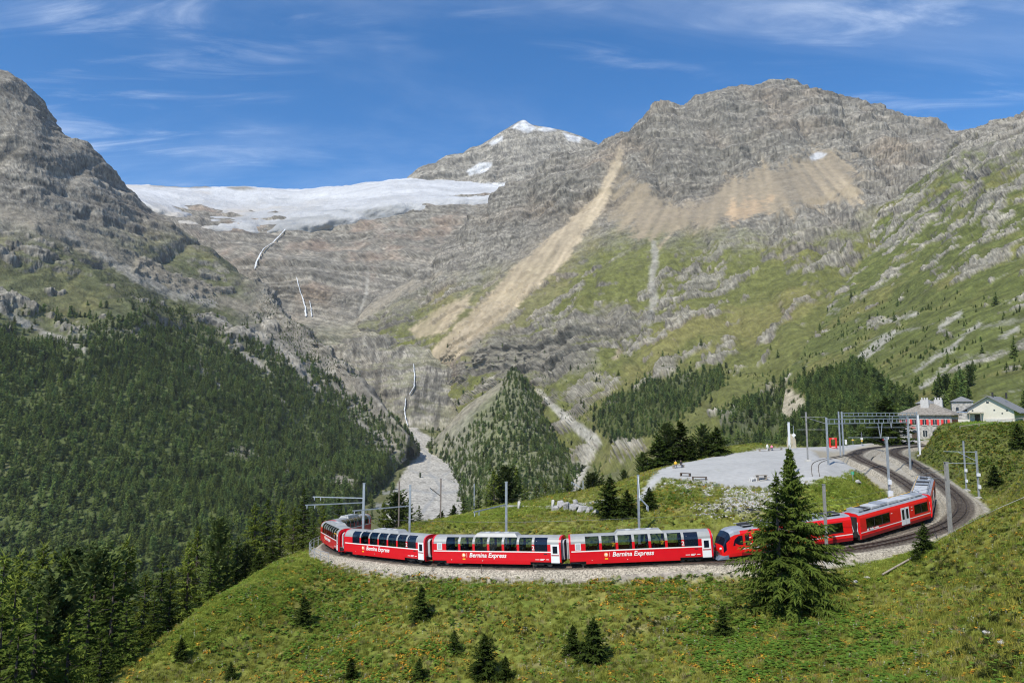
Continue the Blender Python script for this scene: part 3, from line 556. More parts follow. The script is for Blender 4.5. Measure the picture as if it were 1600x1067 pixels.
for ln, cc in (([(1022, 380, 3), (1024, 400, 5), (1018, 440, 5), (1022, 470, 6), (1014, 505, 4)], PALE * .8), ([(1060, 355, 2), (1030, 385, 3)], OCH * .9), ([(645, 440, 4), (600, 470, 7), (550, 500, 9)], SCREE), ([(690, 425, 2), (640, 455, 3)], SCREE), ([(960, 560, 2), (968, 548, 4)], OCH)):
    col = mixc3(col, cc, lin(px, py, ln, 3, jit * 0.6) * 0.85)
col = mixc3(col, SNOW * 0.9, band(px, py, [(1264, 246), (1276, 238), (1292, 240), (1284, 248), (1268, 251)], 2, 2 * c))
clf = np.maximum(band(px, py, [(730, 540), (780, 520), (860, 530), (930, 545), (920, 575), (860, 590), (800, 590), (745, 575)], 14, 3 * jit), band(px, py, [(870, 500), (960, 480), (1010, 500), (960, 525), (880, 530)], 12, 3 * jit))
rk, *_ = rockbase(P, n, 0.5, 9, 0.1); col = col * (1 - clf[:, None] * 0.85) + rk * clf[:, None] * 0.85
stream = lin(px, py, [(840, 610, 2), (880, 650, 6), (930, 690, 10), (905, 735, 8), (895, 760, 6)], 3, jit * 0.6); col = mixc3(col, PALE, stream * 0.85)
MR_P, MR_N, MR_px, MR_py, MR_b, MR_a, MR_c = P, n, px, py, b, a, c
MR_forest = np.maximum.reduce([band(px, py, Q, 8, 2.2 * jit) for Q in ([(930, 650), (960, 620), (1000, 600), (1060, 585), (1120, 578), (1130, 600), (1080, 640), (1020, 680), (950, 690)], [(1100, 690), (1140, 640), (1200, 610), (1280, 590), (1340, 572), (1380, 600), (1420, 640), (1420, 720), (1100, 720)])])
MR_forest = MR_forest * (1 - stream)
col = mixc3(col, np.array([0.048, 0.064, 0.020]), MR_forest * 0.85)
mountain_right = mesh_obj('mountain_right', P, grid_faces(620, 430), MAT_ROCK, colors=np.c_[np.clip(col, .004, .9), 1 - .8 * np.maximum(scm * .8, och) - .1 * gm * (1 - np.maximum(scm, och))]); tag(mountain_right, 'broad banded mountain with ochre scree and green lower slopes', kind='structure')
# --- nearer ridge on the right
P, n, px, py = prep(RR); col, a, b, c = rockbase(P, n, 0.5, 3, 0.15, (-0.3, 0.1))
streak_r = fbm(np.stack([P[:, 0] * 0.35 + P[:, 2] * 0.9, P[:, 1] * 0.3, P[:, 0] * 0.9 - P[:, 2] * 0.5], -1), 40, 4, off=30)
g = sstep(py + 90 * b + 50 * c + 40 * a, 200, 300) * .97
col, gm = grassify(col, P, n, g, a, b, c, g=np.array([.095, .112, .028]), steep=(0.18, 0.5), cut=0.0)
rkl, *_ = rockbase(P, n, 0.3, 17, 0.1); col = col * (1 - RR_o[:, None] * .85) + rkl * 1.35 * RR_o[:, None] * .85
col = mixc3(col, PALE * 0.72, sstep(streak_r + 0.5 * c, 0.26, 0.6) * 0.6 * (py < 640))
jit = 6 * b + 5 * c
for ln in ([(1395, 520, 3), (1370, 540, 7), (1345, 560, 6), (1330, 575, 3)], [(1530, 505, 2), (1490, 540, 3), (1430, 580, 2)], [(1480, 575, 2), (1440, 605, 3)], [(1520, 595, 2), (1500, 610, 3)], [(1380, 505, 2), (1430, 490, 3)], [(1500, 490, 3), (1470, 512, 4)], [(1590, 512, 3), (1560, 530, 2)]):
    col = mixc3(col, PALE * 0.95, lin(px, py, ln, 2.5, jit * 1.3) * 0.8)
col = mixc3(col, np.array([0.36, 0.32, 0.23]), band(px, py, [(1215, 612), (1235, 606), (1250, 618), (1258, 630), (1240, 650), (1225, 655), (1212, 640)], 4, jit))
RR_P, RR_N, RR_px, RR_py, RR_b, RR_c = P, n, px, py, b, c
RR_forest = np.maximum.reduce([band(px, py, Q, 8, 2.2 * jit) for Q in ([(1140, 640), (1200, 608), (1290, 590), (1345, 568), (1375, 600), (1420, 635), (1440, 720), (1200, 720)], [(1470, 610), (1500, 600), (1520, 625), (1470, 640)])])
RR_forest *= 1 - band(px, py, [(1208, 608), (1235, 600), (1262, 618), (1262, 640), (1225, 660), (1208, 645)], 4, 0)
col = mixc3(col, np.array([0.048, 0.064, 0.020]), RR_forest * 0.8)
ridge_right = mesh_obj('ridge_right', P, grid_faces(320, 330), MAT_ROCK, colors=np.clip(col, .004, .9)); tag(ridge_right, 'steep green slope with grey outcrops above the station', kind='structure')
# --- rock basin below the glacier
P, n, px, py = prep(GB); col, a, b, c = rockbase(P, n, 0.8, 4, 0.6, (0.06, 0)); jit = 9 * b + 6 * c
col = mixc3(col, np.array([0.27, 0.20, 0.155]), sstep(a + 0.5 * b, 0.0, 0.45) * sstep(py, 480, 420) * 0.5)
low = sstep(py, 490, 530); rk, *_ = rockbase(P, n, 0.5, 14, 0.1); col = col * (1 - low[:, None]) + rk * 1.3 * low[:, None]
col, _ = grassify(col, P, n, 0.35 * low, a, b, c, steep=(0.5, 0.8))
for ln in ([(575, 428, 2), (572, 460, 2), (562, 488, 2)],): col = mixc3(col, PALE, lin(px, py, ln, 2, 0.3 * jit) * 0.7)
vst = perlin(np.stack([P[:, 0] / 16, P[:, 1] / 200, P[:, 2] / 160], -1)) + .6 * perlin(np.stack([P[:, 0] / 60, P[:, 1] / 200, P[:, 2] / 90 + 5], -1)); col = mixc3(col, DARKR * 0.7, sstep(vst, 0.3, 0.6) * low * 0.6)
basin = mesh_obj('mountain_basin', P, grid_faces(380, 320), MAT_ROCK_FAR, colors=np.clip(col, .004, .9)); tag(basin, 'grey brown rock steps below the glacier', kind='structure')
GB_P = P; GB_px, GB_py = px, py
# --- glacier
P, n, px, py = prep(GL); b = fbm(P, 120, 4, off=3); c = fbm(P * [0.4, 1, 1], 30, 3, off=6); a = fbm(P, 420, 3, off=8)
wv = fbm(P, 500, 2, off=12) * 120; stg = perlin(np.stack([P[:, 0] / 900, (P[:, 1] + wv) / 170, 0 * wv], -1)); stg2 = perlin(np.stack([P[:, 0] / 420, (P[:, 1] + wv) / 60, 0 * wv + 9], -1))
col = np.tile(SNOW, (len(P), 1)) * np.clip(1 + .22 * stg + .26 * stg2, .5, 1.15)[:, None]; ice = sstep(py + 22 * b + 14 * stg, 300, 338)
col = mixc3(col, np.array([0.29, 0.295, 0.29]), np.clip(ice * (.6 + .9 * stg2), 0, 1)); col = mixc3(col, np.array([0.46, 0.42, 0.36]), sstep(a + .5 * b + .3 * stg, 0.05, 0.5) * 0.6 * sstep(px, 560, 380)); col = mixc3(col, np.array([0.22, 0.24, 0.26]), sstep(c + .6 * stg2, 0.35, 0.75) * ice * .8)
rocky = np.maximum(band(px, py, [(230, 289), (275, 287), (325, 290), (330, 294), (270, 294)], 2, 3 * b), band(px, py, [(355, 293), (385, 291), (400, 296), (370, 297)], 2, 3 * b)); col = mixc3(col, GREY, rocky * 0.9)
glacier = mesh_obj('glacier', P, grid_faces(360, 110), MAT_SNOW, smooth=True, colors=np.clip(col, .004, .92)); tag(glacier, 'white glacier with streaks of grey ice', kind='structure')
# --- snow peak
P, n, px, py = prep(SPK); col, a, b, c = rockbase(P, n, 1.1, 5, 0.15, (-0.25, 0)); col *= 1.25; jit = 5 * b + 4 * c
sn = np.maximum.reduce([band(px, py, Q, 2, jit * s) for Q, s in (([(798, 200), (818, 186), (838, 200), (826, 208), (815, 205)], .3), ([(838, 203), (858, 196), (870, 204), (850, 206)], .3), ([(880, 208), (910, 215), (905, 222), (888, 220)], .3), ([(728, 268), (750, 254), (772, 256), (755, 270), (735, 274)], .5), ([(762, 224), (785, 213), (785, 220), (768, 228)], .3), ([(600, 300), (640, 282), (690, 290), (780, 286), (830, 290), (830, 340), (600, 340)], 1.0))])
col = mixc3(col, SNOW, sn)
peak = mesh_obj('mountain_peak', P, grid_faces(230, 120), MAT_ROCK_FAR, colors=np.clip(col, .004, .92)); tag(peak, 'pale grey peak tipped with snow', kind='structure')
# --- wooded moraine cone and valley floor
P, n, px, py = prep(CO); b = fbm(P, 60, 4, off=2); c = fbm(P, 14, 3, off=5)
col = np.tile(np.array([0.23, 0.225, 0.165]), (len(P), 1)) * (1 + 0.4 * b + 0.4 * c)[:, None]; jit = 7 * b + 5 * c
col = mixc3(col, np.array([0.115, 0.125, 0.045]), sstep(b + 0.3 * c, -0.1, 0.3) * 0.75)
col = mixc3(col, np.array([0.105, 0.122, 0.042]), sstep(px + 20 * b, 700, 770) * .55)
lf = lin(px, py, [(795, 592, 4), (740, 632, 9), (680, 672, 12)], 6, jit); col = mixc3(col, SCREE, lf * 0.7)
CO_forest = np.clip(band(px, py, [(800, 583), (830, 605), (870, 650), (930, 700), (930, 830), (660, 830), (690, 720), (640, 700), (690, 690), (760, 650)], 10, 2 * jit) * (0.45 + 0.55 * sstep(px, 760, 830) + 0.35 * sstep(py, 690, 740)), 0, 1)
col = mixc3(col, PALE * 0.7, sstep(fbm(P, 26, 3, off=40), 0.25, 0.55) * 0.5)
CO_P = P; CO_px, CO_py = px, py
cone = mesh_obj('moraine_hill', P, grid_faces(210, 200), MAT_ROCK, colors=np.clip(col, .004, .9)); tag(cone, 'pointed moraine hill scattered with conifers', kind='structure')
P, n, px, py = prep(VF); b = fbm(P, 50, 4, off=2); c = fbm(P, 12, 3, off=5); jit = 4 * b + 3 * c
col = np.tile(np.array([0.12, 0.125, 0.055]), (len(P), 1)) * (1 + 0.4 * b + 0.3 * c)[:, None]
gr = band(px, py, [(596, 830), (735, 830), (722, 780), (726, 752), (728, 740), (712, 708), (690, 692), (664, 680), (650, 664), (625, 664), (640, 685), (655, 708), (630, 738), (615, 770), (600, 800)], 3, jit)
gr2 = lin(px, py, [(850, 628, 4), (890, 660, 9), (928, 690, 14), (905, 730, 12), (890, 770, 10)], 4, jit)
vg = np.maximum(gr, gr2 * 0.9); col = mixc3(col, np.array([0.37, 0.355, 0.315])[None] * np.clip(1 + 0.25 * b + 0.35 * c + .14 * rng.normal(size=len(P)), .4, 1.6)[:, None], vg)
for ln in ([(640, 672, 1), (650, 700, 1.2), (640, 735, 1.2), (665, 742, 1), (700, 750, 1.2), (725, 760, 1)], [(600, 770, 3), (640, 765, 2), (680, 770, 2), (720, 768, 3)], [(590, 790, 4), (640, 785, 2)], [(648, 690, 1.5), (672, 712, 1.2), (668, 735, 1.5), (690, 760, 2), (660, 800, 3)], [(640, 675, 1), (660, 695, 1)], [(700, 705, 1), (712, 730, 1.5), (690, 745, 1)]):
    col = mixc3(col, np.array([0.25, 0.26, 0.26]), lin(px, py, ln, 1.6, 0.8 * jit) * 0.65)
VF_P = P; VF_px, VF_py = px, py; VF_forest = (1 - sstep(vg, 0.05, 0.3)) * sstep(b, -0.2, 0.25) + .10 * sstep(fbm(P, 60, 3, off=51), .2, .4) * (py > 745)
valley = mesh_obj('valley_floor', P, grid_faces(240, 240), MAT_GRAVEL, smooth=True, colors=np.clip(col, .004, .9)); tag(valley, 'pale gravel valley floor with wooded edges', kind='structure')
# ------------------------------------------------------------------ foliage material
def leaf_mat(name, c1, c2, var=0.35, trans=0.25, attr=True):
    m = bpy.data.materials.new(name); m.use_nodes = True; n = m.node_tree.nodes; L = m.node_tree.links; n.clear()
    out = n.new('ShaderNodeOutputMaterial'); df = n.new('ShaderNodeBsdfDiffuse'); tr = n.new('ShaderNodeBsdfTranslucent'); mx = n.new('ShaderNodeMixShader'); mx.inputs[0].default_value = trans
    oi = n.new('ShaderNodeObjectInfo'); at = n.new('ShaderNodeAttribute'); at.attribute_name = 'Col'
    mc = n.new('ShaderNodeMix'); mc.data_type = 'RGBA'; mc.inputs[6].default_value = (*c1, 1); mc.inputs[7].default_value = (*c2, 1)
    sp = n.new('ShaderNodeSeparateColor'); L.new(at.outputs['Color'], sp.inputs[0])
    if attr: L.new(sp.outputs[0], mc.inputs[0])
    else:
        nz = n.new('ShaderNodeTexNoise'); nz.inputs['Scale'].default_value = 0.22; nz.inputs['Detail'].default_value = 3; L.new(oi.outputs['Location'], nz.inputs['Vector'])
        m1 = n.new('ShaderNodeMapRange'); m1.inputs['From Min'].default_value = .36; m1.inputs['From Max'].default_value = .64; L.new(nz.outputs['Fac'], m1.inputs['Value'])
        m2 = n.new('ShaderNodeMix'); m2.inputs[0].default_value = .35; L.new(m1.outputs[0], m2.inputs[2]); L.new(oi.outputs['Random'], m2.inputs[3]); L.new(m2.outputs[0], mc.inputs[0])
    mr = n.new('ShaderNodeMapRange'); mr.inputs['To Min'].default_value = 1 - var; mr.inputs['To Max'].default_value = 1 + var; L.new(oi.outputs['Random'], mr.inputs['Value'])
    mm = n.new('ShaderNodeMix'); mm.data_type = 'RGBA'; mm.blend_type = 'MULTIPLY'; mm.inputs[0].default_value = 1; L.new(mc.outputs[2], mm.inputs[6]); L.new(mr.outputs[0], mm.inputs[7])
    L.new(mm.outputs[2], df.inputs[0]); L.new(mm.outputs[2], tr.inputs[0]); L.new(df.outputs[0], mx.inputs[1]); L.new(tr.outputs[0], mx.inputs[2]); L.new(mx.outputs[0], out.inputs[0])
    return m
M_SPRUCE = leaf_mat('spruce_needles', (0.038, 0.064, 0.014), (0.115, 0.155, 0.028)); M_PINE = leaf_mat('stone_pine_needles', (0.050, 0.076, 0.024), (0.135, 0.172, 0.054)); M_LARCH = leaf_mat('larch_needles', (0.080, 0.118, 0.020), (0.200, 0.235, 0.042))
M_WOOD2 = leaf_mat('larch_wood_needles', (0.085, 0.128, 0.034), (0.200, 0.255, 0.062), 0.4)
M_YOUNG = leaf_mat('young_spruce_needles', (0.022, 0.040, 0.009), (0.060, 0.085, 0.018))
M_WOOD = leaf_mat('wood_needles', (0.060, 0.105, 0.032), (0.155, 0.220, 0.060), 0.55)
M_BARK = mat('bark', (0.075, 0.058, 0.045), 0.9, noise=(6, 0.4), bump=(9, 0.6, 0.05))
def conifer(h, r, whorls, nbr, seg, tl, tw, pitch=(35, -12), droop=0.12, prof=None, base=0.06, seed=0, hang=0.5, tuft=2, fill=0.12):
    """crown of small flat twigs on whorls of branches -> verts, tris, tip factor"""
    g = np.random.default_rng(seed); V = []; C = []
    prof = prof or (lambda t: (1 - t) ** 0.85)
    for k in range(whorls):
        t0 = k / whorls
        for j in range(max(3, int(nbr * (0.6 + 0.5 * (1 - t0))))):
            t = np.clip(base + (1 - base) * (t0 + g.uniform(-.5, .9) / whorls), base, 0.985); ph = g.uniform(0, 2 * math.pi)
            L = r * prof((t - base) / (1 - base)) * g.uniform(0.60, 1.15) * (1 + .16 * math.sin(2 * ph + seed + 7 * t) + .12 * math.sin(5 * ph + 3 * seed - 11 * t)) + 0.02 * h * 0.3
            pt = math.radians(lerp(pitch[1], pitch[0], t) + g.uniform(-9, 9)); ns = max(2, int(seg * (0.35 + 0.65 * L / r)))
            s = np.linspace(fill, 1.0, ns) + g.uniform(-.04, .04, ns); s = np.repeat(s, tuft)
            side = np.tile([1, -1], len(s))[:len(s)] * 1.0
            cx_, sx_ = math.cos(ph), math.sin(ph)
            rad = L * s * math.cos(pt); zz_ = h * t + L * s * math.sin(pt) - droop * L * (s ** 2) + 0.10 * L * np.clip(s - 0.7, 0, 1)
            B = np.stack([cx_ * rad, sx_ * rad, zz_], -1)
            yaw = ph + side * np.radians(g.uniform(22, 80, len(s))); yaw[s > 0.93] = ph + g.uniform(-.3, .3)
            dz = -hang * g.uniform(0.1, 1.3, len(s)) + 0.25 * math.sin(pt)
            D = np.stack([np.cos(yaw), np.sin(yaw), dz], -1); D /= np.linalg.norm(D, axis=1)[:, None]
            l = tl * (0.55 + 0.6 * (1 - s)) * g.uniform(0.7, 1.3, len(s)) * (0.28 + 0.72 * min(1.0, L / r))
            W_ = np.cross(D, g.normal(size=(len(s), 3)) * [0.5, 0.5, 1.0] + [0, 0, 0.6]); W_ /= np.linalg.norm(W_, axis=1)[:, None] + 1e-6
            w2 = tw * g.uniform(0.7, 1.3, len(s))
            V.append(np.stack([B - W_ * w2[:, None], B + W_ * w2[:, None], B + D * l[:, None]], 1))
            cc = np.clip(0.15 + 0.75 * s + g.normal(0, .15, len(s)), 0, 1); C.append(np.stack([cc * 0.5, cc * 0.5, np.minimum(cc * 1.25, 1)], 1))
    # leader
    zt = np.linspace(0.93, 1.0, 10) * h; aa = g.uniform(0, 6.28, 10); D = np.stack([np.cos(aa), np.sin(aa), np.full(10, 1.2)], -1) * tl * 0.5
    B = np.stack([0 * zt, 0 * zt, zt], -1); W_ = np.cross(D, [0, 0, 1.0]); W_ /= np.linalg.norm(W_, axis=1)[:, None]
    V.append(np.stack([B - W_ * tw * .6, B + W_ * tw * .6, B + D], 1)); C.append(np.full((10, 3), 0.8))
    V = np.concatenate(V).reshape(-1, 3); C = np.concatenate(C).reshape(-1)
    return V, np.arange(len(V)).reshape(-1, 3), np.stack([C] * 3, -1)
def trunk_mesh(h, r, lean=0.0, branches=0, seed=0):
    b = MB(); g = random.Random(seed); b.tube([(0, 0, -0.5), (0, 0, h * .3), (lean * h * .5, 0, h * .6), (lean * h, 0, h * 0.97)], [r * 1.25, r, r * .6, r * .12], 7)
    for k in range(branches):
        z = h * g.uniform(.06, .8); a = g.uniform(0, 6.28); l = h * 0.19 * (1 - z / h) + .2
        b.tube([(0, 0, z), (math.cos(a) * l, math.sin(a) * l, z - l * .12)], [r * .22, r * .06], 4)
    me = bpy.data.meshes.new('trunk'); me.from_pydata(b.v, [], b.f); me.update(); me.materials.append(M_BARK); return me
def crown_mesh(spec, m):
    V, f, c = spec; o = mesh_obj('crown', V, f, m, colors=c, do_link=False); return o.data
ov = lambda t: np.sin(np.clip(t * 0.86 + 0.14, 0, 1) * math.pi) ** 0.62
TREE = {}   # kind -> list of (crown mesh, trunk mesh, unit height)
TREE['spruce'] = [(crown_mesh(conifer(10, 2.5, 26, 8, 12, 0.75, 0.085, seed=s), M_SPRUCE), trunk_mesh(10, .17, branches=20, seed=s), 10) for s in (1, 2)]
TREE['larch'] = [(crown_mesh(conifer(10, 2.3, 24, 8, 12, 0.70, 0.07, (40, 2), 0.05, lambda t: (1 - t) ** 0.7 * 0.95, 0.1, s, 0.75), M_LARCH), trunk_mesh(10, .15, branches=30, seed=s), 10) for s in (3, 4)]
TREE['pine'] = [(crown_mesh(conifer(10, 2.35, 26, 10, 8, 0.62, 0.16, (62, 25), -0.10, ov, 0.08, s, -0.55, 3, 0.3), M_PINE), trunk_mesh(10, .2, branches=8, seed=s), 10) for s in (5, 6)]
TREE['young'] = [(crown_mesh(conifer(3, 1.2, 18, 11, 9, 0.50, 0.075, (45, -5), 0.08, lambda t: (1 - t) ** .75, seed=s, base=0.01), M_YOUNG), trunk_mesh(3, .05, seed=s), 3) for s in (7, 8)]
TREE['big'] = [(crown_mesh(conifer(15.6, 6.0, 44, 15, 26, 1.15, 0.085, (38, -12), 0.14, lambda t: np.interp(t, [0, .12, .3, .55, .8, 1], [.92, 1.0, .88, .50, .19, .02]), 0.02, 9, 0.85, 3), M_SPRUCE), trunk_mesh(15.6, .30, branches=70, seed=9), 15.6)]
def plant(name, kind, x, y, h, label, cat, group=None, var=0, wide=1.0, z=None):
    cm, tm, uh = TREE[kind][var % len(TREE[kind])]
    e = empty(name, (x, y, NZ1(x, y) if z is None else z), random.uniform(0, 6.28)); s = h / uh; e.scale = (s * wide, s * wide, s)
    link(bpy.data.objects.new('crown', cm), e); link(bpy.data.objects.new('trunk', tm), e)
    return tag(e, label, cat, group)
# ------------------------------------------------------------------ scattered masses (geometry nodes on surveyed points)
def scatter(name, pts, rz, sc, idx, meshes, label, mats=None):
    me = bpy.data.meshes.new(name); me.vertices.add(len(pts)); me.vertices.foreach_set('co', np.asarray(pts, np.float32).ravel())
    for nm, arr, ty in (('rz', rz, 'FLOAT'), ('sc', sc, 'FLOAT'), ('idx', idx, 'INT')):
        a = me.attributes.new(nm, ty, 'POINT'); a.data.foreach_set('value', np.asarray(arr, np.float32 if ty == 'FLOAT' else np.int32))
    o = link(bpy.data.objects.new(name, me)); g = bpy.data.node_groups.new(name + '_nodes', 'GeometryNodeTree')
    g.interface.new_socket('Geometry', in_out='INPUT', socket_type='NodeSocketGeometry'); g.interface.new_socket('Geometry', in_out='OUTPUT', socket_type='NodeSocketGeometry')
    N = g.nodes; L = g.links; gi = N.new('NodeGroupInput'); go = N.new('NodeGroupOutput'); jn = N.new('GeometryNodeJoinGeometry')
    for m in reversed(meshes):
        so_ = bpy.data.objects.new(m.name + '_source', m); oi = N.new('GeometryNodeObjectInfo'); oi.inputs['Object'].default_value = so_; oi.inputs['As Instance'].default_value = True
        L.new(oi.outputs['Geometry'], jn.inputs[0])
    ip = N.new('GeometryNodeInstanceOnPoints'); ip.inputs['Pick Instance'].default_value = True
    def at(nm, ty):
        n = N.new('GeometryNodeInputNamedAttribute'); n.data_type = ty; n.inputs['Name'].default_value = nm; return n.outputs['Attribute']
    cx_ = N.new('ShaderNodeCombineXYZ'); L.new(at('rz', 'FLOAT'), cx_.inputs[2])
    L.new(gi.outputs[0], ip.inputs['Points']); L.new(jn.outputs[0], ip.inputs['Instance']); L.new(at('idx', 'INT'), ip.inputs['Instance Index'])
    er = N.new('FunctionNodeEulerToRotation'); L.new(cx_.outputs[0], er.inputs[0]); L.new(er.outputs[0], ip.inputs['Rotation']); L.new(at('sc', 'FLOAT'), ip.inputs['Scale'])
    L.new(ip.outputs[0], go.inputs[0]); md = o.modifiers.new('scatter', 'NODES'); md.node_group = g
    return tag(o, label, None, None, 'stuff')
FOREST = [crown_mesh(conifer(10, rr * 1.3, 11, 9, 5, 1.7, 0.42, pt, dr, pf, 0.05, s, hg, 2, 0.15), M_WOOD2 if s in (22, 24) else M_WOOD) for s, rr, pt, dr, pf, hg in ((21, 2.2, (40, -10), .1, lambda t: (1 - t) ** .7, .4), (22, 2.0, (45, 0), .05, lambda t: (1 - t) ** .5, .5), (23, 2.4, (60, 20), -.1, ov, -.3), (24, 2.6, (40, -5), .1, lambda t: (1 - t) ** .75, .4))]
for m in FOREST: m.name = 'forest_conifer'
def sample_on(P, wgt, nu, nv, n, jitter=True):
    """random points on a loft, weighted by mask x cell area"""
    G = P.reshape(nv, nu, 3); A = np.linalg.norm(np.cross(G[:-1, 1:] - G[:-1, :-1], G[1:, :-1] - G[:-1, :-1])[..., :], axis=-1)
    w_ = (wgt.reshape(nv, nu)[:-1, :-1] * A).ravel(); w_ = np.clip(w_, 0, None)
    k = rng.choice(len(w_), n, p=w_ / w_.sum()); r_, c_ = k // (nu - 1), k % (nu - 1); s = rng.random((n, 1)); t = rng.random((n, 1))
    a_, b_, c2, d_ = G[r_, c_], G[r_, c_ + 1], G[r_ + 1, c_], G[r_ + 1, c_ + 1]
    return (a_ * (1 - s) + b_ * s) * (1 - t) + (c2 * (1 - s) + d_ * s) * t
def thin(P, d):
    """drop points closer than d in plan"""
    seen = {}; keep = []
    for i, (x, y) in enumerate(P[:, :2]):
        kx, ky = int(x // d), int(y // d); ok = True
        for ax in (-1, 0, 1):
            for ay in (-1, 0, 1):
                for j in seen.get((kx + ax, ky + ay), ()):
                    if (P[j, 0] - x) ** 2 + (P[j, 1] - y) ** 2 < d * d: ok = False
        if ok: seen.setdefault((kx, ky), []).append(i); keep.append(i)
    return P[keep]
vis = lambda px, py: ((px > -60) & (px < 1660)).astype(float)
FP = np.vstack([thin(sample_on(ML_P, (ML_forest * vis(ML_px, ML_py)) * (ML_py < 980), 430, 400, 24000), 5.6),
                thin(sample_on(CO_P, CO_forest, 210, 200, 5200), 5.2),
                thin(sample_on(MR_P, MR_forest * vis(MR_px, MR_py) + 0.006 * sstep(MR_py, 520, 560) * (MR_py < 700), 620, 430, 5200), 5.2),
                thin(sample_on(RR_P, RR_forest * vis(RR_px, RR_py) + 0.0022 * sstep(RR_py, 420, 470), 320, 330, 3800), 4.6),
                thin(sample_on(VF_P, VF_forest * (VF_py < 840) + 1e-6, 240, 240, 1500), 6.0)])
FH = rng.uniform(0.8, 1.75, len(FP)) * np.where(rng.random(len(FP)) < 0.25, 0.6, 1.0) * np.where(PX(FP)[0] < 680, 1.12, .92); FP[:, 2] -= 0.4
fpx, fpy = PX(FP)
# sparse bushes above the tree line
BP = np.vstack([sample_on(MR_P, sstep(MR_py, 540, 600) * (MR_py < 690) * sstep(MR_b, 0.0, 0.3), 620, 430, 1500), sample_on(ML_P, sstep(ML_py, 440, 500) * (ML_py < 590) * sstep(fbm(ML_P, 120, 3, off=44), .0, .2) * sstep(ML_px, 130, 220), 430, 400, 5200), sample_on(RR_P, sstep(RR_py, 430, 520) * sstep(RR_b, 0.05, 0.35), 320, 330, 900)])
FP = np.vstack([FP, BP]); FH = np.r_[FH, rng.uniform(0.2, 0.5, len(BP))]; FI = rng.choice(4, len(FP), p=[.34, .3, .16, .2])
# the conifers that show largest stand as trees of their own, the rest as one mass
fpx, fpy = PX(FP); app = FH * (1 / FP[:, 1]) * (fpx > 0) * (fpx < 1600) * (fpy > 0) * (fpy < 860) * np.where((fpx < 480) & (fpy > 850), 0, 1) * np.where((fpx > 700) & (fpy > 715), 0.2, 1)
NEAR_ONES = np.argsort(-app)[:170]; rest = np.setdiff1d(np.arange(len(FP)), NEAR_ONES)
scatter('forest', FP[rest], rng.uniform(0, 6.28, len(rest)), FH[rest], FI[rest], FOREST, 'dark conifer wood covering the far slopes')
for i in NEAR_ONES:
    o = link(bpy.data.objects.new('forest_conifer', FOREST[FI[i]])); o.location = FP[i]; o.rotation_euler = (0, 0, random.uniform(0, 6.28)); o.scale = (FH[i],) * 3
    side = fpx[i] < 700
    tag(o, 'dark conifer at the near edge of the wood across the valley' if side else 'dark conifer in the wood beyond the railway station', 'tree', 'conifers at the edge of the far wood' if side else 'conifers in the wood beyond the station')

# ------------------------------------------------------------------ trees one can tell apart
def tree_top(px, top, Y, kind, name, label, cat='tree', group=None, var=0, wide=1.0):
    p = W3(px, top, Y); z = NZ1(p[0], p[1]); return plant(name, kind, p[0], p[1], max(1.2, p[2] - z), label, cat, group, var, wide, z)
big_xy = W3(1243, 950, 67.5)
plant('spruce_tree', 'big', big_xy[0], big_xy[1], 14.6, 'large bushy spruce standing in front of the red train', 'tree', wide=0.92)
tree_top(1212, 742, 66.0, 'spruce', 'spruce_tree', 'slimmer spruce pressed against the left side of the big one', 'tree', None, 1, 1.2)
LEFT = [(8, 866, 92, 'larch'), (34, 862, 96, 'larch'), (26, 905, 60, 'larch'), (69, 851, 88, 'larch'), (100, 872, 84, 'spruce'), (118, 861, 92, 'pine'), (152, 864, 76, 'pine'), (200, 844, 80, 'larch'), (180, 878, 68, 'spruce'), (228, 896, 74, 'larch'), (242, 930, 70, 'spruce'), (60, 930, 56, 'spruce'), (110, 960, 58, 'larch'), (5, 950, 52, 'spruce'),
        (310, 820, 104, 'larch'), (343, 812, 94, 'pine'), (296, 846, 98, 'larch'), (268, 890, 84, 'larch'), (372, 838, 98, 'spruce'), (385, 850, 96, 'pine'), (400, 785, 122, 'larch'), (418, 779, 128, 'spruce'), (440, 782, 126, 'larch'), (476, 764, 124, 'spruce'), (460, 792, 114, 'larch'), (427, 826, 108, 'spruce'), (405, 862, 94, 'young'),
        (142, 915, 62, 'spruce'), (255, 868, 96, 'spruce'), (330, 862, 88, 'spruce'), (358, 826, 112, 'larch'), (490, 800, 122, 'spruce'), (505, 786, 140, 'larch'), (530, 776, 150, 'spruce'), (80, 905, 70, 'pine'), (200, 930, 64, 'spruce'), (30, 985, 50, 'spruce'), (160, 985, 56, 'spruce')]
LBL = {'larch': 'light green feathery larch', 'pine': 'dense rounded stone pine', 'spruce': 'dark pointed spruce', 'young': 'short young spruce'}
def left_label(px, Y, kind):
    if Y < 86 and px < 260: return LBL[kind] + ' in the shadowed clump below the meadow'
    if px < 130: return LBL[kind] + ' at the back of the left clump'
    if px < 390: return LBL[kind] + ' along the falling edge of the meadow'
    return LBL[kind] + ' beside the railing at the bend'
ORDL = ['first', 'second', 'third', 'fourth', 'fifth', 'sixth', 'seventh', 'eighth', 'ninth', 'tenth', 'eleventh', 'twelfth']
def ordinal(labs, xs, i):
    same = sorted([j for j in range(len(labs)) if labs[j] == labs[i]], key=lambda j: xs[j]); return labs[i] if len(same) == 1 else labs[i] + ', ' + ORDL[same.index(i)] + ' from the left'
KN = {'larch': 'larch_tree', 'pine': 'stone_pine', 'spruce': 'spruce_tree', 'young': 'young_spruce'}
LL = [left_label(px, Y, kind) for px, top, Y, kind in LEFT]
for i, (px, top, Y, kind) in enumerate(LEFT):
    tree_top(px, top, Y, kind, KN[kind], ordinal(LL, [t[0] for t in LEFT], i), 'tree', 'trees along the left meadow edge', i, 1.15 if kind != 'pine' else 1.0)
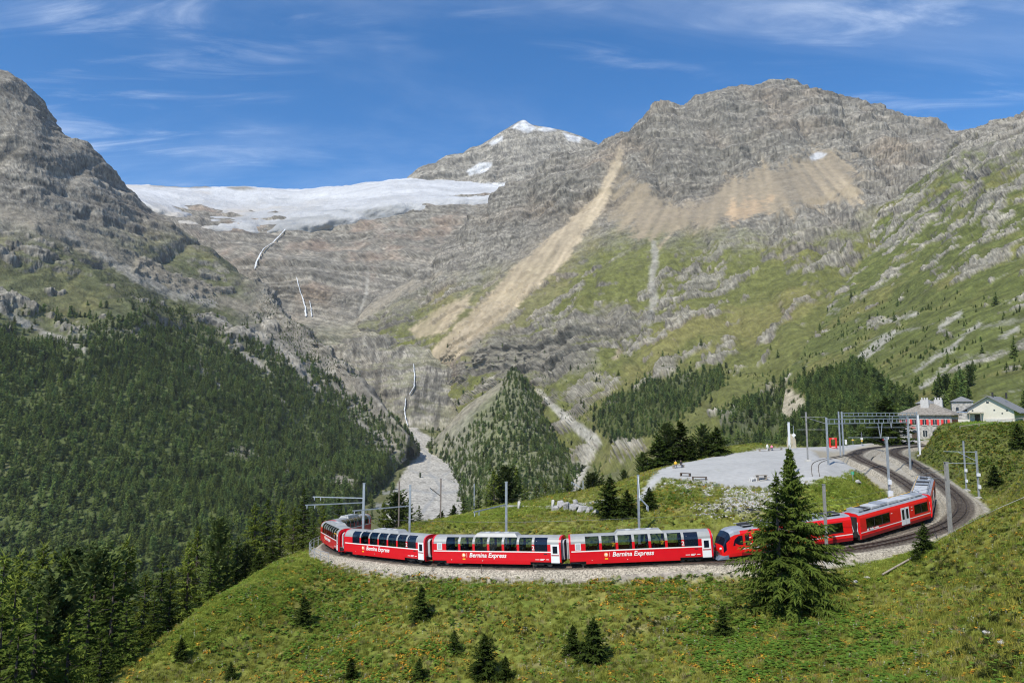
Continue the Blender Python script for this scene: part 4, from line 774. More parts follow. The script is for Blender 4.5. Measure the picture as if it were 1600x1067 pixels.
MID = [(772, 734, 165, 'larch'), (790, 730, 168, 'pine'), (806, 728, 172, 'larch'), (748, 766, 162, 'spruce'), (724, 776, 160, 'spruce'), (709, 790, 155, 'young'), (838, 757, 168, 'spruce'), (852, 753, 172, 'larch'), (886, 742, 176, 'spruce'), (925, 740, 166, 'pine'), (941, 740, 172, 'spruce'), (905, 765, 160, 'young'), (820, 765, 160, 'spruce'), (760, 775, 156, 'spruce'), (870, 765, 160, 'larch'),
       (620, 772, 165, 'pine'), (640, 778, 160, 'spruce'), (600, 785, 160, 'larch'), (655, 790, 156, 'spruce'), (690, 800, 160, 'young'), (975, 735, 150, 'pine'), (990, 745, 148, 'spruce'), (960, 752, 150, 'young')]
MLb = [LBL[t[3]] + (' behind the railing before the river bed' if t[0] < 700 else ' behind the knoll inside the loop') for t in MID]
for i, (px, top, Y, kind) in enumerate(MID):
    tree_top(px, top, Y, kind, KN[kind], ordinal(MLb, [t[0] for t in MID], i), 'tree', 'trees behind the knoll', i, 1.25)
for i, (px, top, Y, kind, lab) in enumerate([(953, 746, 97, 'young', 'dark spruce behind the carriages, tallest of three by a mast'), (980, 766, 95, 'young', 'middle spruce of three behind the carriages'), (1014, 762, 96, 'young', 'broad spruce behind the carriages, right of the mast with a bent arm'),
        (1028, 684, 142, 'young', 'smallest spruce at the left end of the clump behind the gravel plateau'), (1040, 662, 146, 'pine', 'leftmost tall tree of the clump behind the gravel plateau'), (1062, 660, 145, 'young', 'second tall tree of the clump behind the gravel plateau'), (1098, 664, 146, 'pine', 'third tall tree of the clump behind the gravel plateau'), (1119, 668, 144, 'young', 'rightmost tall tree of the clump behind the gravel plateau'), (1080, 690, 142, 'young', 'low young spruce inside the clump behind the plateau'), (1004, 708, 146, 'pine', 'low stone pine left of the clump behind the plateau'),
        (1384, 622, 196, 'young', 'very dark tall spruce left of the stone station building'), (1372, 655, 190, 'young', 'shorter spruce at the foot of the tall one near the station')]):
    tree_top(px, top, Y, kind, 'larch_tree' if kind == 'larch' else 'stone_pine' if kind == 'pine' else 'spruce_tree', lab, 'tree', None, i, 1.25 if px < 1020 else 1.45)
YNG = [(473, 978, 40, 'small dark spruce alone near the left meadow edge'), (658, 965, 44, 'small spruce just below the second carriage from the left'), (710, 1020, 30, 'tiny spruce in the middle of the meadow'), (757, 1066, 62, 'largest small spruce at the bottom of the meadow'), (790, 1064, 34, 'tiny spruce close beside the largest one at the bottom'), (895, 1022, 40, 'narrow small spruce left of a broad bushy one'), (927, 1036, 62, 'broad bushy small spruce in the meadow'), (548, 1070, 30, 'tiny spruce at the bottom edge, left of centre'), (655, 1072, 30, 'tiny spruce at the bottom edge near the largest small one'),
       (282, 1034, 28, 'tiny dark bush low on the left meadow slope'), (360, 1062, 24, 'tiny dark bush at the bottom left of the meadow'), (1130, 995, 42, 'small spruce left of the big bushy spruce'), (1446, 866, 42, 'small spruce on the bright grass beside the ballast'), (1432, 878, 22, 'tiny bush in front of the small spruce by the ballast'), (1555, 760, 30, 'dark shrub on the right bank near the masts'), (1592, 700, 34, 'dark shrub at the right edge above the bank')]
for i, (px, bot, hpx, lab) in enumerate(YNG):
    p = ground_at(px, min(bot, 1064), 33, 170)
    if p is None: continue
    plant('young_spruce', 'young', p[0], p[1], hpx * p[1] / F * 1.02, lab, 'tree', None, i, 1.15)
# ------------------------------------------------------------------ track bed, rails, sleepers
def frame(T):
    d = np.gradient(T, axis=0); d[:, 2] = 0; d /= np.linalg.norm(d, axis=1)[:, None]; return d, np.stack([-d[:, 1], d[:, 0], 0 * d[:, 0]], -1)
def offset(T, o, dz=0.0):
    d, n = frame(T); return T + n * np.asarray(o).reshape(-1, 1) + np.array([0, 0, dz])
M_BAL = terrain_mat('ballast_stone', 0.20, 0.14, 0.08, 0.5)
def ballast(name, T, label, wl=3.0, wr=3.0, dz=0.0):
    d, n = frame(T); off = np.array([-wl, -2.6, -2.2, -1.85, -1.4, -0.95, -0.55, 0, .55, .95, 1.4, 1.85, 2.2, 2.6, wr]); zz_ = np.array([-1.15, -.78, -.46, -.2, -.17, -.15, -.16, -.16, -.16, -.15, -.17, -.2, -.46, -.78, -1.15])
    G = T[:, None, :] + n[:, None, :] * off[None, :, None] + np.array([0, 0, 1.0]) * (zz_[None, :, None] + dz)
    P = G.reshape(-1, 3); P = P + rng.normal(0, 0.035, P.shape) * [1, 1, 0.8]
    c = np.tile(np.array([0.315, 0.288, 0.232]), (len(P), 1)) * (1 + 0.12 * fbm(P, 5, 3) + rng.normal(0, .06, len(P)))[:, None]
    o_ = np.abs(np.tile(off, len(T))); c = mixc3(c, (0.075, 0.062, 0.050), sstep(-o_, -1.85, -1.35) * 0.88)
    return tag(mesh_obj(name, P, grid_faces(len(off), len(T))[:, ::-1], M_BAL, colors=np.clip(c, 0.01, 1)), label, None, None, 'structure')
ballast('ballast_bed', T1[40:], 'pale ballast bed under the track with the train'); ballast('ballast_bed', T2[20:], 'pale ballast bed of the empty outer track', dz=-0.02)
M_RAIL = mat('rail_steel', (0.085, 0.055, 0.042), 0.5, 0.55, noise=(2, 0.3)); M_SLEEP = mat('sleeper', (0.050, 0.040, 0.033), 0.85, noise=(3, 0.4))
def rail(T, o, parent, z=0.0):
    C = offset(T, o); d, n = frame(C); sec = [(-.07, -.14), (-.07, -.12), (-.018, -.10), (-.018, -.045), (-.036, -.035), (-.036, 0), (.036, 0), (.036, -.035), (.018, -.045), (.018, -.10), (.07, -.12), (.07, -.14)]
    G = C[:, None, :] + n[:, None, :] * np.array([s[0] for s in sec])[None, :, None] + np.array([0, 0, 1.0]) * np.array([s[1] + z for s in sec])[None, :, None]
    return mesh_obj('rail', G.reshape(-1, 3), grid_faces(len(sec), len(C))[:, ::-1], M_RAIL, parent)
def sleepers(T, parent, step=0.68):
    s = np.r_[0, np.cumsum(np.linalg.norm(np.diff(T, axis=0), axis=1))]; q_ = np.arange(0.3, s[-1], step); C = np.stack([np.interp(q_, s, T[:, i]) for i in range(3)], -1); d, n = frame(C)
    b = MB()
    for c, dd, nn in zip(C, d, n):
        v = [c + nn * (i * 0.93) + dd * (j * 0.12) + np.array([0, 0, k]) for k in (-0.26, -0.128 if True else 0) for i, j in ((-1, -1), (1, -1), (1, 1), (-1, 1))]
        b.add(v, [(4, 5, 6, 7), (0, 1, 5, 4), (1, 2, 6, 5), (2, 3, 7, 6), (3, 0, 4, 7)])
    o = b.build('sleepers', M_SLEEP, parent); o['kind'] = 'stuff'; return o
for T, lab in ((T1[40:], 'curving single track the red train runs on'), (T2[8:], 'empty outer track curving round the bend to the station'), (T3, 'short siding track curving across the gravel plateau')):
    e = empty('railway_track', (0, 0, 0)); tag(e, lab, 'track'); rail(T, 0.52, e); rail(T, -0.52, e)
    if 'siding' not in lab: sleepers(T, e)

# ------------------------------------------------------------------ overhead line masts
M_GALV = mat('galvanised_steel', (0.46, 0.50, 0.54), 0.45, 0.6, noise=(3, 0.15)); M_GREYP = mat('grey_mast_paint', (0.30, 0.30, 0.29), 0.6, 0.3, noise=(3, 0.2)); M_BROWNP = mat('rusty_mast', (0.20, 0.165, 0.14), 0.7, 0.2, noise=(3, 0.25)); M_WHITEP = mat('white_mast_paint', (0.66, 0.69, 0.72), 0.5, noise=(3, 0.1))
M_CONC = mat('concrete', (0.50, 0.49, 0.45), 0.9, noise=(4, 0.15), bump=(12, .4, .02)); M_INS = mat('insulator', (0.42, 0.46, 0.50), 0.3); M_BLACK = mat('black_rubber', (0.012, 0.012, 0.013), 0.6)
def hbeam(b, x, y, z0, z1, w_=0.22, t=0.035, ang=0.0):
    ca, sa = math.cos(ang), math.sin(ang); rot = Matrix(((ca, -sa, 0), (sa, ca, 0), (0, 0, 1)))
    for x0, x1, y0, y1 in ((-w_ / 2, w_ / 2, -w_ / 2, -w_ / 2 + t), (-w_ / 2, w_ / 2, w_ / 2 - t, w_ / 2), (-t / 2, t / 2, -w_ / 2 + t, w_ / 2 - t)): b.box(x0, x1, y0, y1, z0, z1, rot, (x, y, 0))
def mast(px, top, Y, label, m, arms=(), boxes=(), w_=0.24, foot=True, stay=()):
    """arms: (px0,py0, px1,py1, dY of far end) measured at the mast's distance"""
    p = W3(px, top, Y); z = NZ1(p[0], p[1]); e = empty('catenary_mast', (p[0], p[1], z)); h = p[2] - z
    b = MB(); hbeam(b, 0, 0, -0.3, h, w_); b.box(-w_ * .6, w_ * .6, -w_ * .6, w_ * .6, h - 0.004, h + 0.05); b.build('post', m, e)
    if foot: MB().box(-.42, .42, -.42, .42, -.6, .22).box(-.24, .24, -.24, .24, .22, .30).build('footing', M_CONC, e)
    o = np.array([p[0], p[1], z])
    for x0, y0, x1, y1, dY in arms:
        a_ = W3(x0, y0, Y) - o; c_ = W3(x1, y1, Y + dY) - o; a_[:2] *= 0.0
        b = MB(); b.bar(a_, c_, 0.10, 0.14)
        b.build('arm', m, e)
        L_ = Vector(c_ - a_)
        for t in (0.97, 0.84):
            q_ = Vector(a_) + L_ * t; MB().tube([q_, q_ - Vector((0, 0, .22)), q_ - Vector((0, 0, .55))], [.045, .075, .04], 8).build('insulator', M_INS, e)
    for x0, y0, x1, y1, dY in stay:
        a_ = W3(x0, y0, Y) - o; c_ = W3(x1, y1, Y + dY) - o; MB().bar(a_, c_, 0.06).build('stay', m, e)
    for bz, sx_, sy_, sz_, mm in boxes: MB().box(-sx_, sx_, -w_ / 2 - sy_, -w_ / 2 - 0.003, bz, bz + sz_).build('control_box', mm, e)
    tag(e, label, 'mast', 'overhead line masts'); return e
mast(569, 755, 101, 'grey mast with two long arms over the first carriages', M_GALV, [(569, 785, 477, 789, -3), (569, 778, 489, 776, 6)], w_=0.32)
mast(641, 758, 96, 'galvanised mast with one arm reaching over the third carriage roof', M_GALV, [(641, 790, 551, 798, -4)], w_=0.26)
mast(624, 752, 138, 'slim brown mast by the railing, in front of the river bed', M_BROWNP, w_=0.26); mast(689, 748, 146, 'slim brown mast at the end of the railing, before the pale gravel', M_BROWNP, [(689, 775, 672, 762, -2)], w_=0.26)
mast(741, 756, 168, 'thin distant mast left of the trees behind the knoll', M_GALV, w_=0.22); mast(911, 751, 166, 'thin distant mast right of the trees behind the knoll', M_GALV, [(911, 764, 893, 753, 2)], w_=0.22)
mast(791, 753, 89.5, 'galvanised mast with one sloping arm behind the second panorama carriage', M_GALV, [(791, 788, 740, 800, -4)], w_=0.30); mast(997, 742, 88, 'tall galvanised mast with a short bent arm behind the middle carriages', M_GALV, [(997, 776, 1013, 792, -4)], stay=[(997, 742, 1000, 782, -2)], w_=0.26)
mast(1232, 660, 108, 'white pole alone on the gravel plateau', M_WHITEP, w_=0.26); mast(1259, 644, 124, 'grey mast with two cross beams left of the red frame', M_GREYP, stay=[(1251, 651, 1291, 652, -4), (1245, 671, 1291, 671, -4), (1259, 652, 1291, 662, -4)], w_=0.22)
mast(1287, 757, 77.2, 'plain grey mast standing in front of the railcar beside the big spruce', M_GREYP, w_=0.26); mast(1385, 683, 101, 'pale mast with white boxes behind the railcar roof', M_GALV, boxes=[(2.6, .35, .25, .9, M_WHITEP), (4.4, .22, .2, .7, M_WHITEP)], w_=0.26)
mast(1478, 722, 79.5, 'grey mast on a concrete foot at the outer edge of the bend', M_GREYP, stay=[(1478, 734, 1424, 744, 14), (1478, 748, 1445, 746, 14)], w_=0.34)
mast(1505, 689, 120, 'slim mast with white boxes beside the bank, farther of the pair', M_GALV, boxes=[(1.4, .15, .2, .5, M_WHITEP), (3.2, .2, .2, .5, M_WHITEP)], w_=0.2); mast(1525, 705, 114, 'slim mast with signal discs beside the bank, nearer of the pair', M_GALV, stay=[(1525, 706, 1474, 705, 3), (1525, 720, 1497, 706, 2), (1525, 724, 1475, 723, 3)], boxes=[(1.6, .18, .3, .6, M_WHITEP), (3.6, .28, .2, .5, M_WHITEP)], w_=0.24)
mast(1434, 648, 150, 'pale pole at the corner of the overgrown bank', M_WHITEP, w_=0.24); mast(1310, 643, 150, 'galvanised post with a green base near the red frame', M_GALV, w_=0.24)
def portal(pxa, pxb, top, Ya, Yb, label):
    pa = W3(pxa, top, Ya); pb = W3(pxb, top, Yb); pb[2] = pa[2]; za, zb = NZ1(pa[0], pa[1]), NZ1(pb[0], pb[1]); e = empty('catenary_portal', (pa[0], pa[1], za)); o = np.array([pa[0], pa[1], za])
    for p, z in ((pa, za), (pb, zb)):
        b = MB(); hbeam(b, p[0] - o[0], p[1] - o[1], z - o[2] - .3, p[2] - o[2] + .3, .26); b.build('post', M_GALV, e)
    A = Vector(pa - o); B = Vector(pb - o)
    for dz in (0, -0.75): MB().bar(A + Vector((0, 0, dz)), B + Vector((0, 0, dz)), 0.12, 0.16).build('beam', M_GALV, e)
    n_ = 16; b = MB()
    for k in range(n_ + 1):
        q_ = A.lerp(B, (k + .5) / (n_ + 1)); b.bar(q_, q_ - Vector((0, 0, .75)), 0.09)
    b.build('lattice', M_GALV, e)
    q_ = A.lerp(B, .63); MB().bar(q_ - Vector((.4, 0, .75)), q_ - Vector((0, 0, 3.6)), .1).bar(q_ - Vector((-.4, 0, .75)), q_ - Vector((0, 0, 3.6)), .1).bar(q_ + Vector((-6, 0, -3.4)), q_ + Vector((3, 0, -3.4)), .09).build('dropper', M_GALV, e)
    tag(e, label, 'portal', 'lattice portals over the station tracks')
portal(1291, 1418, 655, 117, 132, 'nearer lattice portal spanning the station tracks'); portal(1315, 1432, 645, 152, 168, 'farther lattice portal spanning the station tracks')
# contact wires
M_WIRE = mat('copper_wire', (0.11, 0.12, 0.12), 0.5, 0.6)
for T, lab in ((T1[40:], 'thin contact wire above the track with the train'), (T2[20:], 'thin contact wire above the empty outer track')):
    tag(MB().tube([tuple(p) for p in offset(T, 0, 5.0)[::12]], 0.016, 5).build('contact_wire', M_WIRE), lab, 'wire')
# earthing cables from mast feet to the rails
for pts, lab in (([W3(1477, 834, 79.6), W3(1468, 828, 81), W3(1458, 821, 84), W3(1448, 818, 86.5)], 'black cable from the mast foot to the rail at the bend'),):
    P = [(p[0], p[1], NZ1(p[0], p[1]) + .06) for p in pts[:2]] + [tuple(p) for p in pts[2:]]; tag(MB().tube(P, 0.035, 6).build('earthing_cable', M_BLACK), lab, 'cable')
# ------------------------------------------------------------------ railings along the loop
def railing(T, i0, i1, off, label, step=5, h=1.05):
    C = offset(T, off)[i0:i1]; e = empty('railing', tuple(C[0])); o = Vector(C[0]); pts = []
    for k in range(0, len(C), step):
        z = C[k][2] - 0.55; p = Vector((C[k][0], C[k][1], z)) - o; pts.append(p); MB().box(p.x - .035, p.x + .035, p.y - .035, p.y + .035, p.z - 1.2, p.z + h).build('post', M_GALV, e)
    for hz in (h, h * .55): MB().tube([p + Vector((0, 0, hz)) for p in pts], 0.028, 6).build('rail', M_GALV, e)
    tag(e, label, 'railing', 'railings along the track'); return e
def s_of(T, x, y): return int(((T[:, 0] - x) ** 2 + (T[:, 1] - y) ** 2).argmin())
iA = s_of(T1, -28.5, 119); iB = s_of(T1, -21, 96.5); railing(T1, iA, iB, -3.3, 'grey railing round the outside of the left bend')
iC = s_of(T1, -2, 157); iD = s_of(T1, -24, 137); railing(T1, iC, iD, 2.3, 'grey railing along the back of the loop behind the carriages')
# low stone wall carrying the back of the loop
M_STONE = mat('wall_stone', (0.26, 0.225, 0.18), 0.95, noise=(2.5, 0.4), bump=(5, .8, .08))
Cw = offset(T1, 1.95)[iC:iD:4]; b = MB(); k0 = Vector(Cw[0])
for i in range(len(Cw) - 1):
    a_, c_ = Vector(Cw[i]) - k0, Vector(Cw[i + 1]) - k0; b.bar(a_ - Vector((0, 0, .9)), c_ - Vector((0, 0, .9)), 0.45, 1.7)
wl = b.build('retaining_wall', M_STONE); wl.location = k0; tag(wl, 'low brown stone wall behind the carriages', 'wall')
# ------------------------------------------------------------------ the train
M_RED = mat('train_red', (0.62, 0.006, 0.016), 0.32, 0, 0.5, noise=(0.8, 0.05), coat=0.3); M_RED2 = mat('railcar_red', (0.74, 0.010, 0.012), 0.32, 0, 0.5, noise=(0.8, 0.05), coat=0.3); M_DRED = mat('skirt_red', (0.30, 0.006, 0.012), 0.5, noise=(1.2, .2)); M_WHT = mat('stripe_white', (0.80, 0.80, 0.78), 0.4)
M_ROOF = mat('roof_grey', (0.30, 0.31, 0.305), 0.5, 0.1, noise=(1.0, 0.12)); M_ROOFB = mat('railcar_roof', (0.30, 0.33, 0.37), 0.5, 0.2, noise=(1.2, 0.15)); M_DOOR = mat('door_white', (0.72, 0.74, 0.75), 0.4); M_YEL = mat('first_class_yellow', (0.85, 0.48, 0.02), 0.5); M_DGLASS = mat('blind_black_glass', (0.006, 0.010, 0.022), 0.06, 0, 0.6)
M_BEL = mat('bellows_grey', (0.42, 0.44, 0.46), 0.8); M_UND = mat('underframe_black', (0.022, 0.022, 0.024), 0.7); M_WHEEL = mat('wheel_steel', (0.20, 0.18, 0.17), 0.45, 0.7); M_INT = mat('interior_floor', (0.22, 0.22, 0.21), 0.8); M_SEAT = mat('seat_fabric', (0.10, 0.13, 0.18), 0.9); M_LINING = mat('interior_lining', (0.42, 0.42, 0.40), 0.7); M_ORG = mat('logo_orange', (0.90, 0.42, 0.18), 0.5); M_PLOW = mat('plough_bluegrey', (0.11, 0.14, 0.19), 0.6)
def glass_mat():
    m = bpy.data.materials.new('panorama_glass'); m.use_nodes = True; n = m.node_tree.nodes; L = m.node_tree.links; n.clear()
    o = n.new('ShaderNodeOutputMaterial'); t = n.new('ShaderNodeBsdfTransparent'); t.inputs[0].default_value = (0.56, 0.63, 0.64, 1); g = n.new('ShaderNodeBsdfGlossy'); g.inputs['Roughness'].default_value = 0.03; g.inputs[0].default_value = (.9, .95, 1, 1)
    lw = n.new('ShaderNodeFresnel'); lw.inputs[0].default_value = 1.6; mx = n.new('ShaderNodeMixShader'); L.new(lw.outputs[0], mx.inputs[0]); L.new(t.outputs[0], mx.inputs[1]); L.new(g.outputs[0], mx.inputs[2]); L.new(mx.outputs[0], o.inputs[0]); return m
M_GLASS = glass_mat()
PROF = [(1.30, .40), (1.33, .72), (1.33, 1.70), (1.33, 1.82), (1.325, 2.60), (1.27, 2.86), (1.14, 3.10), (0.86, 3.32), (0.45, 3.43), (0, 3.46)]
def strip(b, xs, i0, i1, side, skip=(), prof=PROF, eps=0.0, zlow=None):
    """skin between profile stations i0..i1 and x breaks, leaving out the x spans in skip"""
    for x0, x1 in zip(xs[:-1], xs[1:]):
        xm = (x0 + x1) / 2
        if any(a_ < xm < c_ for a_, c_ in skip): continue
        for i in range(i0, i1):
            y0, z0 = prof[i]; y1, z1 = prof[i + 1]
            if i == 0 and zlow: z0 = zlow(xm)
            v = [(x0, side * (y0 + eps), z0), (x1, side * (y0 + eps), z0), (x1, side * (y1 + eps), z1), (x0, side * (y1 + eps), z1)]
            b.add(v, [(0, 1, 2, 3) if side < 0 else (3, 2, 1, 0)])
def text(body, size, mat_, parent, loc, rot, shear=0.0, bold=0.0, name='lettering'):
    c = bpy.data.curves.new(name, 'FONT'); c.body = body; c.size = size; c.shear = shear; c.offset = bold; c.extrude = 0.006; c.resolution_u = 3; c.materials.append(mat_)
    tmp = bpy.data.objects.new(name, c); me = bpy.data.meshes.new_from_object(tmp); bpy.data.objects.remove(tmp)
    o = bpy.data.objects.new(name, me); link(o, parent); o.location = loc; o.rotation_euler = rot; return o
def wheelset(e, xc, m=M_UND):
    for sgn in (-1, 1):
        bx = xc * sgn; bg = MB(); bg.box(bx - 1.35, bx + 1.35, -0.98, -.84, .34, .62).box(bx - 1.35, bx + 1.35, .84, .98, .34, .62).box(bx - .3, bx + .3, -.84, .84, .36, .60).box(bx - .35, bx + .35, -1.06, -.985, .25, .55).build('bogie', m, e); bo = e.children[-1]
        bo = [c for c in e.children if c.name.startswith('bogie')][-1]
        for wx in (-.9, .9):
            for y in (-.56, .56):
                MB().tube([(bx + wx, y - .05, .36), (bx + wx, y + .05, .36)], .36, 18).build('wheel', M_WHEEL, bo)
            for y in (-1.0, 1.0): MB().tube([(bx + wx, y - .05, .36), (bx + wx, y + .05, .36)], .13, 8).build('axle_box', M_UND, bo)
def ends(e, HL, prof, m, bel=True):
    """end walls with a thick rim, and half a gangway bellows"""
    for sx_ in (-1, 1):
        x0 = sx_ * (HL - 0.02); loop = [(x0, -y, z) for y, z in prof] + [(x0, y, z) for y, z in prof[-2::-1]]; b = MB()
        inner = [(x0, y * .82, .62 + (z - .62) * .9) for _, y, z in loop]; n_ = len(loop); v = loop + inner + [(x - sx_ * .12, y, z) for x, y, z in inner]
        b.add(v, [(i, (i + 1) % n_, n_ + (i + 1) % n_, n_ + i) for i in range(n_)] + [(n_ + i, n_ + (i + 1) % n_, 2 * n_ + (i + 1) % n_, 2 * n_ + i) for i in range(n_)] + [tuple(range(2 * n_, 3 * n_))]); b.build('end_wall', m, e)
        if bel:
            for k in range(2):
                xa = sx_ * (HL - .13 + .19 * k); lp = lambda x, s: [(x, -.62 * s, .85), (x, -.72 * s, 1.3), (x, -.72 * s, 2.7), (x, -.5 * s, 2.95), (x, .5 * s, 2.95), (x, .72 * s, 2.7), (x, .72 * s, 1.3), (x, .62 * s, .85)]
                r_ = lp(xa, .92) + lp(xa + sx_ * .09, 1.06) + lp(xa + sx_ * .18, .92); MB().add(r_, [(8 * j + i, 8 * j + (i + 1) % 8, 8 * j + 8 + (i + 1) % 8, 8 * j + 8 + i) for j in (0, 1) for i in range(8)]).build('gangway_bellows', M_BEL, e)
SEATM = None
def seat_mesh():
    b = MB(); b.box(-.25, .25, -.5, .5, 1.05, 1.45); b.box(.18, .3, -.5, .5, 1.45, 2.15); b.box(.16, .2, -.42, .42, 1.95, 2.25)
    me = bpy.data.meshes.new('seat'); me.from_pydata(b.v, [], b.f); me.update(); me.materials.append(M_SEAT); return me
SEATM = seat_mesh()
def carriage(label, dark=(6,), small=True, first=False, lettered=True):
    e = empty('panorama_carriage'); HL = 8.1; L_ = 2 * HL; wx = [(-HL + L_ * (.116 + .1148 * k), -HL + L_ * (.116 + .1148 * k + .0966)) for k in range(7)]
    dx = (-HL + L_ * .926, -HL + L_ * .988); sw = (-HL + L_ * .045, -HL + L_ * .08)
    br = sorted({-HL, HL, *[x for w_ in wx for x in w_], -HL + L_ * .115, -HL + L_ * .77})
    low = lambda x: .34 if -HL + L_ * .115 < x < -HL + L_ * .77 else .62
    br_ = MB()
    for s in (-1, 1):
        b = MB(); bs = MB()
        strip(b, br, 0, 3, s, zlow=low); strip(b, br, 3, 4, s, wx); strip(bs, [-HL, HL], 2, 3, s, eps=0.006); strip(br_, br, 4, 7, s, wx); strip(br_, br, 7, 9, s)
        b.build('side_wall', M_RED, e, True); bs.build('stripe', M_WHT, e)
    br_.build('roof', M_ROOF, e, True)
    for s in (-1, 1):
        for k, w_ in enumerate(wx):
            p = MB(); strip(p, [w_[0] - .02, w_[1] + .02], 3, 7, s, eps=-0.03); p.build('window', M_DGLASS if k in dark else M_GLASS, e, True)
        if first: MB().box(wx[0][0] - .9, wx[0][0] - .05, s * 1.335 - .004, s * 1.335 + .004, 2.60, 2.70).box(wx[6][0], dx[0] - .1, s * 1.335 - .004, s * 1.335 + .004, 2.60, 2.70).build('first_class_band', M_YEL, e)
        y = s * 1.338; d = MB().box(dx[0], dx[1], y - .012, y + .012, .56, 2.62).build('door', M_DOOR, e); MB().box(dx[0] + .22, dx[1] - .22, y - .02, y + .02, 1.62, 2.42).build('door_window', M_DGLASS, d); MB().box(dx[0] + .05, dx[1] - .05, y - .016, y + .016, 1.34, 1.46).build('door_handle', M_DRED, d)
        if small: f_ = MB().box(sw[0] - .05, sw[1] + .05, y - .012, y + .012, 1.9, 2.68).build('toilet_window', M_DOOR, e); MB().box(sw[0] + .04, sw[1] - .04, y - .018, y + .018, 1.98, 2.60).build('pane', M_BEL, f_)
    ends(e, HL, PROF, M_RED)
    for sx_ in (-1, 1):   # red portal rim wrapped round each end
        p = MB()
        for s in (-1, 1): strip(p, [sx_ * HL - .22 * (sx_ > 0) - .0, sx_ * HL + .22 * (sx_ < 0)], 1, 9, s, eps=0.012)
        p.build('end_rim', M_RED, e, True)
    MB().box(-HL + .1, HL - .1, -1.28, 1.28, .95, 1.0).build('floor', M_INT, e); MB().box(-HL + .1, HL - .1, -1.1, 1.1, .45, .94).build('underframe', M_UND, e)
    MB().box(-HL + 1.7, -HL + 1.75, -1.2, 1.2, 1.0, 3.0).box(HL - 2.9, HL - 2.85, -1.2, 1.2, 1.0, 3.0).build('partition', M_LINING, e)
    for k in range(6):
        for y in (-.68, .68):
            for f_ in (0, 1):
                o = link(bpy.data.objects.new('seat', SEATM), e); o.location = ((wx[k][0] + wx[k][1]) / 2 + (-.6 if f_ else .6), y, 0); o.rotation_euler = (0, 0, math.pi * f_)
    a0, a1 = -2.4, 2.4; b = MB(); b.add([(a0 - .35, -.85, 3.34), (a1 + .35, -.85, 3.34), (a1 + .35, .85, 3.34), (a0 - .35, .85, 3.34), (a0, -.62, 3.74), (a1, -.62, 3.74), (a1, .62, 3.74), (a0, .62, 3.74)], [(4, 5, 6, 7), (0, 1, 5, 4), (1, 2, 6, 5), (2, 3, 7, 6), (3, 0, 4, 7)]); ac = b.build('air_conditioner', M_ROOF, e)
    for k in (-1.2, 0, 1.2): MB().tube([(k, 0, 3.74), (k, 0, 3.80)], .34, 12).build('fan', M_BEL, ac)
    wheelset(e, 5.6); MB().box(-4, 4, -1.0, 1.0, .30, .45).build('equipment_box', M_UND, e)
    if lettered:
        rx = (R(90), 0, 0); y = -1.349
        text('Bernina Express', .72, M_WHT, e, (-3.25, y, 1.08), rx, .22, .014); MB().tube([(-3.95, y + .006, 1.30), (-3.95, y - .006, 1.30)], .23, 14).build('logo_disc', M_ORG, e); MB().tube([(-3.93, y, 1.33), (-3.93, y - .012, 1.33)], .12, 12).build('logo_sun', M_WHT, e); MB().box(-3.56, -3.53, y - .004, y + .004, 1.06, 1.54).build('logo_bar', M_WHT, e)
        text('1' if first else '2', .62, M_WHT, e, (wx[6][0] - .30, y - .004, 2.0), rx, 0, .012)
        for k, (xa, ln, za) in enumerate(((5.0, .5, .88), (5.6, .55, .94), (5.6, .4, .82), (6.3, .35, .9), (-1.6, .1, .66), (-5.6, .1, .72))): MB().box(xa, xa + ln, y - .004, y + .004, za, za + .06).build('marking', M_WHT, e)
        MB().box(-4.1, -3.75, y - .004, y + .004, .78, .92).build('number_plate', M_YEL, e); MB().box(6.05, 6.45, y - .008, y + .008, 1.5, 1.6).build('destination_panel', M_UND, e)
    tag(e, label, 'carriage', 'panorama carriages of the red train'); return e

